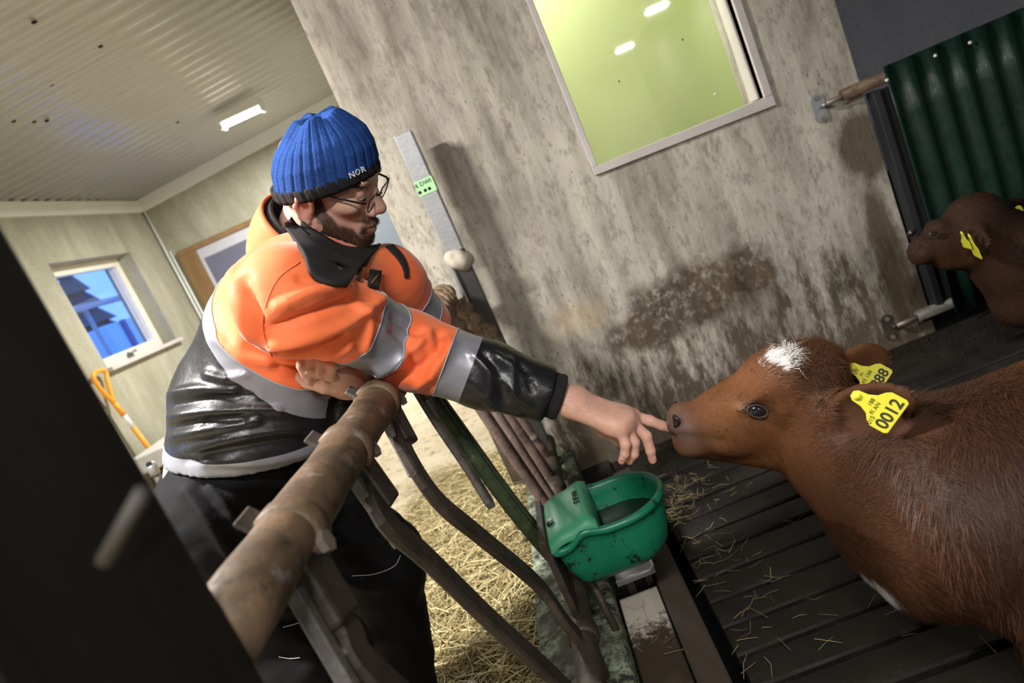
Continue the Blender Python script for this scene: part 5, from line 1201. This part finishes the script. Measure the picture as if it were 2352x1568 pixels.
# --- head
F = Field((-.13, -.11, -.22), (.145, .11, .14), .0024)
F.ell((-.003, 0, .038), (.094, .074, .076), k=0).ell((.035, 0, -.030), (.062, .060, .080), k=.03).ell((.052, 0, .048), (.040, .054, .034), k=.025)
F.cone((.088, -.036, .036), (.088, .036, .036), .013, k=.020)
for s in (-1, 1):
    F.ell((.064, s * .047, -.012), (.028, .021, .018), k=.022); F.cone((.012, s * .056, -.060), (.072, s * .022, -.102), .023, .020, k=.025)
    F.ell((.100, s * .033, .013), (.013, .019, .012), k=.014, op='sub'); F.ell((.083, s * .033, .013), .0128, k=.004); F.ell((.0845, s * .033, .0165), (.0135, .0150, .0145), k=.005)
F.ell((.084, 0, -.100), (.022, .026, .018), k=.02).ell((.082, 0, -.066), (.024, .034, .028), k=.02)
F.cone((.096, 0, .024), (.116, 0, -.020), .0085, .0115, k=.012).ell((.1185, 0, -.026), (.0125, .0135, .0115), k=.008)
for s in (-1, 1): F.ell((.104, s * .0145, -.033), (.013, .0085, .0095), k=.007); F.ell((.112, s * .0075, -.0405), (.006, .004, .004), k=.003, op='sub')
F.chain([(.098, -.021, -.064), (.107, -.006, -.060), (.108, 0, -.0610), (.107, .006, -.060), (.098, .021, -.064)], [.004, .0062, .006, .0062, .004], k=.006)
F.chain([(.098, -.019, -.0725), (.105, 0, -.0755), (.098, .019, -.0725)], [.004, .0075, .004], k=.006)
F.chain([(.102, -.024, -.0675), (.1145, 0, -.0672), (.102, .024, -.0675)], [.0018, .0022, .0018], k=.003, op='sub')
for s in (-1, 1):
    e = np.array([-.004, s * .079, -.022]); F.ell(e, (.017, .008, .029), k=.010)
    pts = [e + np.array([.012, s * .004, -.004]), e + np.array([.013, s * .008, .018]), e + np.array([.002, s * .011, .026]), e + np.array([-.013, s * .012, .020]), e + np.array([-.018, s * .011, .002]), e + np.array([-.010, s * .008, -.020]), e + np.array([.003, s * .004, -.031])]
    F.chain(pts, [.004, .0048, .0048, .0048, .0045, .0045, .0065], k=.005); F.ell(e + np.array([.000, s * .010, -.001]), (.0085, .007, .015), k=.005, op='sub')
F.cone((-.022, 0, -.055), (-.062, 0, -.205), .056, .064, k=.03)
VH, QH = F.mesh(2); VHL = VH.copy(); VHW = H_(VH)
# --- right hand, finger held out to the calf
def hand_field(lo, hi): return Field(lo, hi, .0018)
yI, yM, yR, yP = 1.212, 1.196, 1.180, 1.166
Fh = hand_field((-.10, 1.10, .52), (.16, 1.30, .83))
wr = atY(1262, 905, 1.205); wr2 = atY(1318, 922, 1.203)
Fh.cone(wr - _n(WR - ER) * .05, wr2, .0355, .031, k=.01, fn=(0, 0, 1), fs=1.1)
kn = [atY(1456, 956, yI), atY(1452, 972, yM), atY(1440, 985, yR), atY(1426, 991, yP)]
pn = _n(np.cross(kn[3] - kn[0], wr2 - kn[1]))
for k_ in kn: Fh.cone(wr2 + (k_ - kn[1]) * .55, k_, .0175, .0125, k=.014)
Fh.ell((wr2 + kn[1] + kn[2]) / 3 + (kn[1] - wr2) * .1, (.034, .034, .018), k=.02)
fing = [([(1456, 956, yI), (1492, 966, yI), (1520, 977, yI), (1541, 984, yI)], [.0112, .0103, .0092, .0080]),
        ([(1452, 972, yM), (1484, 1001, yM - .004), (1494, 1034, yM - .004), (1499, 1056, yM)], [.0110, .0102, .0090, .0078]),
        ([(1440, 985, yR), (1457, 1016, yR - .006), (1456, 1042, yR - .002), (1446, 1058, yR + .006)], [.0108, .0098, .0088, .0076]),
        ([(1426, 991, yP), (1437, 1020, yP - .006), (1435, 1042, yP - .003), (1428, 1058, yP + .004)], [.0100, .0092, .0082, .0070])]
for pts, rs in fing: Fh.chain([atY(*p) for p in pts], rs, k=.004)
Fh.chain([atY(1335, 940, 1.228), atY(1385, 985, 1.244), atY(1425, 1010, 1.246), atY(1452, 1022, 1.240)], [.017, .0135, .0115, .0095], k=.010)   # thumb, on the far side
for a in range(4):   # knuckles
    Fh.ell(kn[a] + np.array([0, -.002, .006]), (.0095, .0085, .0075), k=.008)
VR, QR = Fh.mesh(1)
# --- left fist tucked under the right arm
Fl = hand_field((-.56, 1.06, .80), (-.27, 1.44, 1.08))
dyf = -.045; fc = atY(758, 862, 1.215); lw = atY(846, 884, 1.30)
Fl.cone(WL - _n(WL - EL) * .06, lw, .034, .030, k=.012); Fl.cone(lw, atY(800, 880, 1.215), .030, .031, k=.015); Fl.ell(atY(775, 866, 1.195), (.036, .034, .032), k=.02)
pip = [(a, b - 8, c + dyf) for a, b, c in [(694, 814, 1.195), (715, 826, 1.190), (738, 838, 1.187), (762, 848, 1.186)]]; mcp = [(a, b - 8, c + dyf) for a, b, c in [(726, 806, 1.235), (746, 812, 1.232), (768, 822, 1.228), (790, 836, 1.224)]]
tipp = [(a, b - 8, c + dyf) for a, b, c in [(706, 878, 1.196), (722, 868, 1.206), (745, 874, 1.206), (768, 876, 1.206)]]; dip = [(a, b - 8, c + dyf) for a, b, c in [(693, 848, 1.186), (710, 858, 1.186), (733, 866, 1.186), (757, 872, 1.188)]]
for i in range(4): Fl.chain([atY(*mcp[i]), atY(*pip[i]), atY(*dip[i]), atY(*tipp[i])], [.0108, .0098, .0091, .0080], k=.0022)
Fl.chain([atY(800, 888, 1.195), atY(745, 886, 1.168), atY(708, 878, 1.174), atY(686, 866, 1.178)], [.017, .0135, .0115, .0092], k=.006)   # thumb
VL, QL = Fl.mesh(1)
# --- the rest of the body inside the clothes
Fb_ = Field((-.90, 1.0, .70), (-.02, 1.68, 1.24), .012)
Fb_.chain([T_(-.02, .02), T_(.2, .01), T_(.40, -.01)], [.12, .125, .08], k=.03, fn=(0, 1, 0), fs=.85)
Fb_.chain([T_(.38, 0), SR, ER, wr - _n(WR - ER) * .04], [.06, .055, .046, .034], k=.02); Fb_.chain([T_(.38, 0), SL, EL, WL - _n(WL - EL) * .04], [.06, .05, .045, .033], k=.02); Fb_.cone(T_(.40, -.01), H_((-.05, 0, -.17)), .055, .055, k=.02)
VB, QB = Fb_.mesh(1)
Vall = np.vstack([VHW, VR, VL, VB]); o1, o2, o3 = len(VHW), len(VHW) + len(VR), len(VHW) + len(VR) + len(VL)
Qall = np.vstack([QH, QR + o1, QL + o2, QB + o3])
def mat_skin():
    g = G('skin', .5, spec=.35); n1 = g.noise(26, 5, .65); n2 = g.noise(140, 3, .6); b = g.attr('beard')[2]; r_ = g.attr('flush')[2]
    c = g.mix(g.ramp(n1, [(.3, 0), (.7, 1)]), (.58, .325, .245), (.72, .45, .355)); c = g.mix(g.m('MULTIPLY', r_, .6), c, (.55, .17, .12)); c = g.mix(g.m('MULTIPLY', b, .88), c, (.040, .022, .013))
    g.color(c); g.set('Subsurface Weight', .12); g.set('Subsurface Radius', (.010, .004, .002)); g.set('Subsurface Scale', .5); g.bump(n2, .12, .0012); return g.mat
def beardness(P):
    """beard, moustache and sideburns in head coordinates"""
    x, y, z = P.T; ay = np.abs(y); n_ = fnoise(P, 60) * .007
    top = np.interp(x, [-.02, .005, .028, .045, .075, .10, .12], [.03, .045, -.020, -.042, -.058, -.086, -.086]); b = np.clip((top + n_ - z) / .010, 0, 1) * np.clip((x + n_ + .003 - .1 * np.clip(-.06 - z, 0, 1)) / .008, 0, 1)
    mo = np.clip(1 - ((z + .0535) / .0085) ** 2, 0, 1) * (x > .088) * np.clip(1 - (ay / .034) ** 4, 0, 1); mo2 = np.clip(1 - np.hypot((z + .070) / .018, (ay - .029) / .008), 0, 1) * (x > .07) * 1.6
    lip = ((x > .094) & (ay < .021) & (z < -.0595) & (z > -.083)); b = np.where((z < -.083) & (x > .06) & (z > -.14), np.maximum(b, .9), b); b = np.where(lip, 0, np.clip(np.maximum(np.maximum(b, mo), mo2), 0, 1))
    return b * (z > -.15) * np.where(ay > .074, 0, 1)
bd = np.zeros(len(Vall)); bd[:o1] = beardness(VHL)
fl_a = np.zeros(len(Vall)); x, y, z = VHL.T; fl_a[:o1] = np.clip(1.2 - np.linalg.norm((VHL - np.array([.116, 0, -.03])) / np.array([.02, .02, .02]), axis=1), 0, 1) * .8 + np.clip(1 - np.abs(np.hypot((x - .102) / .012, (z + .070) / .012)), 0, 1) * .8 + ((np.abs(y) > .076) * .7) + np.clip(1 - np.linalg.norm((np.abs(VHL) - np.array([.07, .048, .02])) / .03, axis=1), 0, 1) * .5
for pts, rs in fing: t = atY(*pts[-1]); fl_a += np.clip(1 - np.linalg.norm(Vall - t, axis=1) / .022, 0, 1) * .8
fl_a[o1:o3] += .18
body = mesh_obj('body', Vall, Qall, mat_skin(), person)
set_attr(body, 'beard', bd); set_attr(body, 'flush', np.clip(fl_a, 0, 1))
M_bh = G('beard_hair', .5, spec=.3); M_bh.color(M_bh.attr('tint')[0]); M_bh = M_bh.mat
def bcol(P, r): return np.array([.050, .026, .014]) * r.uniform(.35, 2.3, len(P))[:, None]
HWi = lambda P: (P - HO) @ HR / HS
strands('beard', VHW, QH, 15000, M_bh, person, lambda P: np.tile(hd((.35, 0, -1.0)), (len(P), 1)), lambda P: np.where(HWi(P)[:, 2] < -.085, .016, .010), .0007, bcol, lambda C: np.clip(beardness(HWi(C)) - .25, 0, 1), lift=.45, seed=21, wob=.35)
strands('eyebrows', VHW, QH, 900, M_bh, person, lambda P: np.sign(HWi(P)[:, 1])[:, None] * hd((0, 1, .15)), .011, .0007, bcol, lambda C: (lambda L: ((np.abs(L[:, 2] - .036 + .15 * (np.abs(L[:, 1]) - .033)) < .0045) & (np.abs(L[:, 1]) > .014) & (np.abs(L[:, 1]) < .052) & (L[:, 0] > .06)).astype(float))(HWi(C)), lift=.3, seed=22, wob=.3)
# arm hair
strands('arm_hair', VR, QR, 700, M_bh, person, lambda P: np.tile(_n(WR - ER) + np.array([0, 0, -.3]), (len(P), 1)), .010, .0004, lambda P, r: np.array([.10, .05, .03]) * r.uniform(.5, 1.5, len(P))[:, None], lambda C: ((C[:, 0] < wr2[0] + .02) & (C[:, 2] > wr[2] - .05)).astype(float), lift=.35, seed=23, wob=.5)
# eyes (nearly closed, looking down)
for s in (-1, 1):
    V, Fq = ellipsoid_mesh((.0862, s * .033, .0092), (.0118, .0118, .0118)); mesh_obj('eye', H_(V), Fq, simple('eye_white', (.62, .56, .52), .2, var=.1, bump=0), person)
    V, Fq = ellipsoid_mesh((.0950, s * .033, .0035), (.0035, .0055, .0055)); mesh_obj('iris', H_(V), Fq, M_eye, person)
# finger nails
M_nail = simple('finger_nail', (.62, .38, .32), .28, var=.1, bump=0)
for q, u, v in ((atY(706, 875, 1.146), atY(706, 884, 1.19) - atY(703, 866, 1.19), (1, .3, 0)), (atY(1500, 1050, yM - .0075), atY(1500, 1058, yM) - atY(1497, 1040, yM), (1, .2, .3)), (atY(1430, 1050, yP - .0065), atY(1428, 1058, yP) - atY(1433, 1042, yP), (1, .2, 0))):
    R = frame_from(u, EYE - q); V, Fq = ellipsoid_mesh(q, (.0060, .0046, .0018), R); mesh_obj('finger_nail', V, Fq, M_nail, person)

# --- knit hat
M_knit = G('blue_ribbed_knit', .9, spec=.15); kk = M_knit; w_ = kk.noise(300, 3, .6); c_ = kk.mix(kk.ramp(kk.noise(14, 4), [(.3, 0), (.7, 1)]), (.010, .036, .155), (.020, .068, .265)); c_ = kk.mix(kk.m('MULTIPLY', kk.ramp(w_, [(.55, 0), (.7, 1)]), .35), c_, (.09, .17, .45)); kk.color(c_); kk.bump(w_, .55, .0025); M_knit = kk.mat
hf = _n([.208, 0, .108]); hn = np.array([-hf[2], 0, hf[0]]); hc = np.array([.004, 0, .004]); hup = _n([-.20, 0, 1])
ts = np.linspace(0, 1, 44); th = np.linspace(0, 2 * np.pi, 264, endpoint=False)
aF = np.interp(ts, [0, .12, .35, .55, .72, .85, .94, 1], [.113, .115, .111, .098, .076, .056, .040, .016]); hgt = np.interp(ts, [0, .6, .9, 1], [0, .090, .131, .127])
def hat_pt(i, a, extra=0.0):
    t = ts[i]; rib = np.mod(a / (2 * np.pi) * 30, 1.0); g_ = np.exp(-((rib - .5) / .13) ** 2); g2 = .5 * np.exp(-((np.mod(rib + .5, 1) - .5) / .10) ** 2)
    fold = .06 * np.sin(4 * a + 1.2) * np.clip((t - .55) / .4, 0, 1) + .03 * np.sin(7 * a) * np.clip((t - .45) / .4, 0, 1)
    r = 1 - .034 * g_ - .008 * g2 + fold + .012 * np.sin(3 * a + t * 7) * (t > .1) + extra; c = hc + hup * hgt[i]
    sag = -.010 * math.sin(t * 9) * .35
    return c[None] + (hf[None] * np.cos(a)[:, None] * (aF[i] + sag * .2) + np.array([[0, 1.0, 0]]) * np.sin(a)[:, None] * aF[i] * .84) * r[:, None] + hn[None] * (.006 * np.sin(5 * a + 2) * np.clip((t - .6) / .4, 0, 1))[:, None]
V = np.vstack([hat_pt(i, th) for i in range(44)]); Fq = grid_faces(44, 264, True) + [tuple(43 * 264 + j for j in range(264))]
hat = mesh_obj('knit_hat', H_(V), Fq, M_knit, person); hat['label'] = 'blue ribbed knit hat with black rim'
rim = [];
for dz, ex in ((-.004, -.03), (-.006, .016), (.002, .036), (.016, .036), (.021, .020), (.018, -.03)): 
    p = hat_pt(0, th, ex); rim.append(p + hn * dz)
Vr = np.vstack(rim); mesh_obj('hat_rim', H_(Vr), grid_faces(6, 264, True), M_knit_b, hat)
q = H_(hat_pt(5, np.array([-.62]), .012)[0]); dx = H_(hat_pt(5, np.array([-.60]))[0]) - H_(hat_pt(5, np.array([-.66]))[0]); dy = H_(hat_pt(7, np.array([-.62]))[0]) - H_(hat_pt(4, np.array([-.62]))[0])
M_emb = simple('white_embroidery', (.72, .74, .78), .7, var=.1)
for ch, a in (('N', -.70), ('O', -.58), ('R', -.46)):
    q = H_(hat_pt(5, np.array([a]), .030)[0]); dx = H_(hat_pt(5, np.array([a + .05]), .030)[0]) - H_(hat_pt(5, np.array([a - .05]), .030)[0]); lettering('embroidery', ch, .015, q, dx, dy, M_emb, hat, bold=.0003, depth=.0006)

# --- glasses
gl = bpy.data.objects.new('glasses', None); COL.objects.link(gl); gl.parent = person; gl.location = Vector(H_((.11, 0, .005)) - root_offset(person))
M_gf = simple('black_glasses_frame', (.010, .010, .011), .3, var=.2, bump=0); M_lens = mat_glass('spectacle_lens', (.93, .93, .92), .10)
gt = math.radians(8)
def G_(p):  # lens plane tilts forward at the top
    return H_(p)
for s in (-1, 1):
    pr = [(.026, .013), (.022, .0155), (-.020, .014), (-.0255, .010), (-.0265, -.004), (-.022, -.0135), (-.012, -.0155), (.012, -.0145), (.022, -.010), (.0265, .002)]
    pr = smooth_path(np.array([(a, b, 0) for a, b in pr + pr[:1]]), 44)[:, :2]
    P = [np.array([.1135 - .10 * (abs(s * .034 + a) - .034) * (abs(s * .034 + a) > .034) - .16 * 0 + b * .16, s * (.034 + a), .000 + b]) for a, b in pr]; m = MB(); m.tube([G_(p) for p in P[:-1]] + [G_(P[0])], .0013, 7, caps=False); rimo = m.build('rim', M_gf, gl)
    n = len(P) - 1; V = [G_(p) for p in P[:-1]]; mesh_obj('lens', V, [tuple(range(n))], M_lens, rimo, smooth=False)
    ta_ = [(.109, s * .0605, .010), (.104, s * .068, .0115), (.06, s * .0765, .014), (.01, s * .0825, .018), (-.012, s * .085, .012), (-.024, s * .083, -.010)]
    V, Fq = tube(smooth_path([G_(p) for p in ta_], 24), .0024, 8, flatn=hd((0, 1, 0)), flats=.45); mesh_obj('temple', V, Fq, M_gf, gl)
m = MB(); m.tube(smooth_path([G_((.114, -.0085, .006)), G_((.1185, 0, .0085)), G_((.114, .0085, .006))], 10), .0014, 7); m.build('bridge', M_gf, gl)

# --- collar
def collar_pts(us, v):
    out = []
    return out
nb = H_((-.052, 0, -.165)); ca = _n(H_((-.03, 0, -.10)) - H_((-.06, 0, -.20)))
cx = _n(np.array([1, -.05, 0]) - ca * ca[0]); cy_ = np.cross(ca, cx)
us = np.linspace(math.radians(28), math.radians(332), 60)      # open at the front
def collar(name, r0, r1, h0, h1, mat, thick, lean=0.0, a0=None, a1=None, par=None):
    uu = np.linspace(a0, a1, 60) if a0 is not None else us; P = np.zeros((60, 9, 3))
    for i, a in enumerate(uu):
        for j in range(9):
            t = j / 8; r = r0 + (r1 - r0) * t + .006 * math.sin(t * math.pi); hh = h0 + (h1 - h0) * t
            P[i, j] = nb + (cx * math.cos(a) * 1.12 + cy_ * math.sin(a)) * r + ca * (hh + .018 * math.cos(a) * lean * t) + cx * .012
    V, Fq = sheet(P, thick); return mesh_obj(name, V, Fq, mat, par or jacket)
collar('collar_lining', .088, .082, -.03, .065, M_collar, .006, -1.0)
collar('collar', .100, .096, -.035, .058, M_or, .006, -1.0, math.radians(60), math.radians(238))
# turned-out black flap of the collar
dpt = lambda pts: (lambda c, v: None)
patch('collar_flap', [(668, 500), (700, 532), (745, 570), (800, 596), (836, 600)], [(650, 518), (672, 545), (700, 590), (722, 642), (798, 657)], .006, M_collar, n=26, m_=9, lf=.012)
patch('collar_lining', [(690, 505), (740, 540), (800, 568), (866, 562)], [(695, 535), (740, 585), (800, 615), (842, 610)], .004, M_collar, n=20, m_=8, lf=.006)
# black pullover neck seen inside the open collar
Fn = Field(nb - .14, nb + .14, .005); Fn.cone(nb - ca * .06 + cx * .02, nb + ca * .055 + cx * .022, .078, .066, k=.01); cut_local(Fn, nb + ca * .052, ca, .14); Vn, Qn = Fn.mesh(1); mesh_obj('pullover_neck', Vn, Qn, M_knit_b, person)

# --- trousers and boots
Ft = Field((-1.02, .92, -.01), (-.28, 1.76, .98), .008)
Ft.chain([T_(.05, -.005), T_(-.10, -.01)], [.132, .150], k=.03, fn=(0, 1, 0), fs=.84)
legs = {}
for nm, hj, kn_, an in (('r', (-.730, 1.225, .78), (-.690, 1.175, .455), (-.735, 1.165, .10)), ('l', (-.700, 1.455, .78), (-.610, 1.475, .470), (-.700, 1.480, .10))):
    hj, kn_, an = map(np.array, (hj, kn_, an)); Ft.chain([hj, kn_], [.125, .100], k=.05); Ft.chain([kn_, an], [.098, .078], k=.04); Ft.ell(kn_ + (.045, 0, .02), (.065, .085, .10), k=.04); legs[nm] = (hj, kn_, an)
Ft.halfspace((0, 0, .075), (0, 0, -1)); Ft.halfspace(T_(.09, 0), ta)
VT, QT = Ft.mesh(2); NT = normals(VT, QT); amp = np.array([mnoise.fractal(p, 1.0, 2.0, 3) for p in (VT * np.array([8, 8, 14])).tolist()]); VT = VT + NT * (amp * .006)[:, None]
VT = crease(VT, NT, [([(430, 1130), (500, 1230), (560, 1330), (600, 1420)], 12, .012), ([(460, 1110), (540, 1220), (600, 1300)], 10, -.008), ([(480, 1120), (530, 1180), (560, 1250)], 9, .010), ([(640, 1340), (720, 1330), (830, 1290)], 12, .006), ([(650, 1430), (720, 1420), (760, 1400)], 12, -.006), ([(760, 1250), (840, 1240), (900, 1250)], 14, .006), ([(780, 1330), (860, 1350), (930, 1340)], 12, .007), ([(560, 1380), (640, 1400), (700, 1390)], 12, .006), ([(700, 1480), (800, 1460), (920, 1470)], 16, .006)])
trousers = mesh_obj('trousers', VT, QT, M_trouser, person); trousers['label'] = 'black work trousers'
_PC.clear()
M_pip = simple('silver_piping', (.55, .55, .55), .4, var=.1, bump=0)
def tseam(name, pxs, r, mat):
    q = smooth_path(np.array([(*c, 0) for c in pxs], float), 24)[:, :2]; P = np.array([lift(on_mesh(VT, *c, 9), .001) for c in q]); P[1:-1] = (P[:-2] + 2 * P[1:-1] + P[2:]) / 4; m = MB(); m.tube(P, r, 6); m.build(name, mat, trousers)
tseam('knee_piping', [(808, 1322), (860, 1318), (905, 1300), (920, 1275)], .0011, M_pip); tseam('knee_piping', [(650, 1440), (690, 1428), (728, 1405)], .0011, M_pip); tseam('knee_piping', [(640, 1508), (665, 1512), (690, 1510)], .0009, M_pip)
M_boot = simple('black_rubber_boot', (.012, .012, .012), .4, var=.3, bump=.1)
for nm in 'rl':
    an = legs[nm][2]; Fo = Field(an + (-.14, -.09, -.11), an + (.26, .09, .10), .006); Fo.cone(an + (0, 0, .06), an + (0, 0, -.04), .062, .058, k=.02).cone(an + (-.02, 0, -.055), an + (.165, 0, -.062), .046, .042, k=.03).ell(an + (.15, 0, -.055), (.06, .05, .04), k=.02); Fo.halfspace(an + (0, 0, -.098), (0, 0, -1))
    Vb, Qb = Fo.mesh(1); mesh_obj('boot', Vb, Qb, M_boot, person)
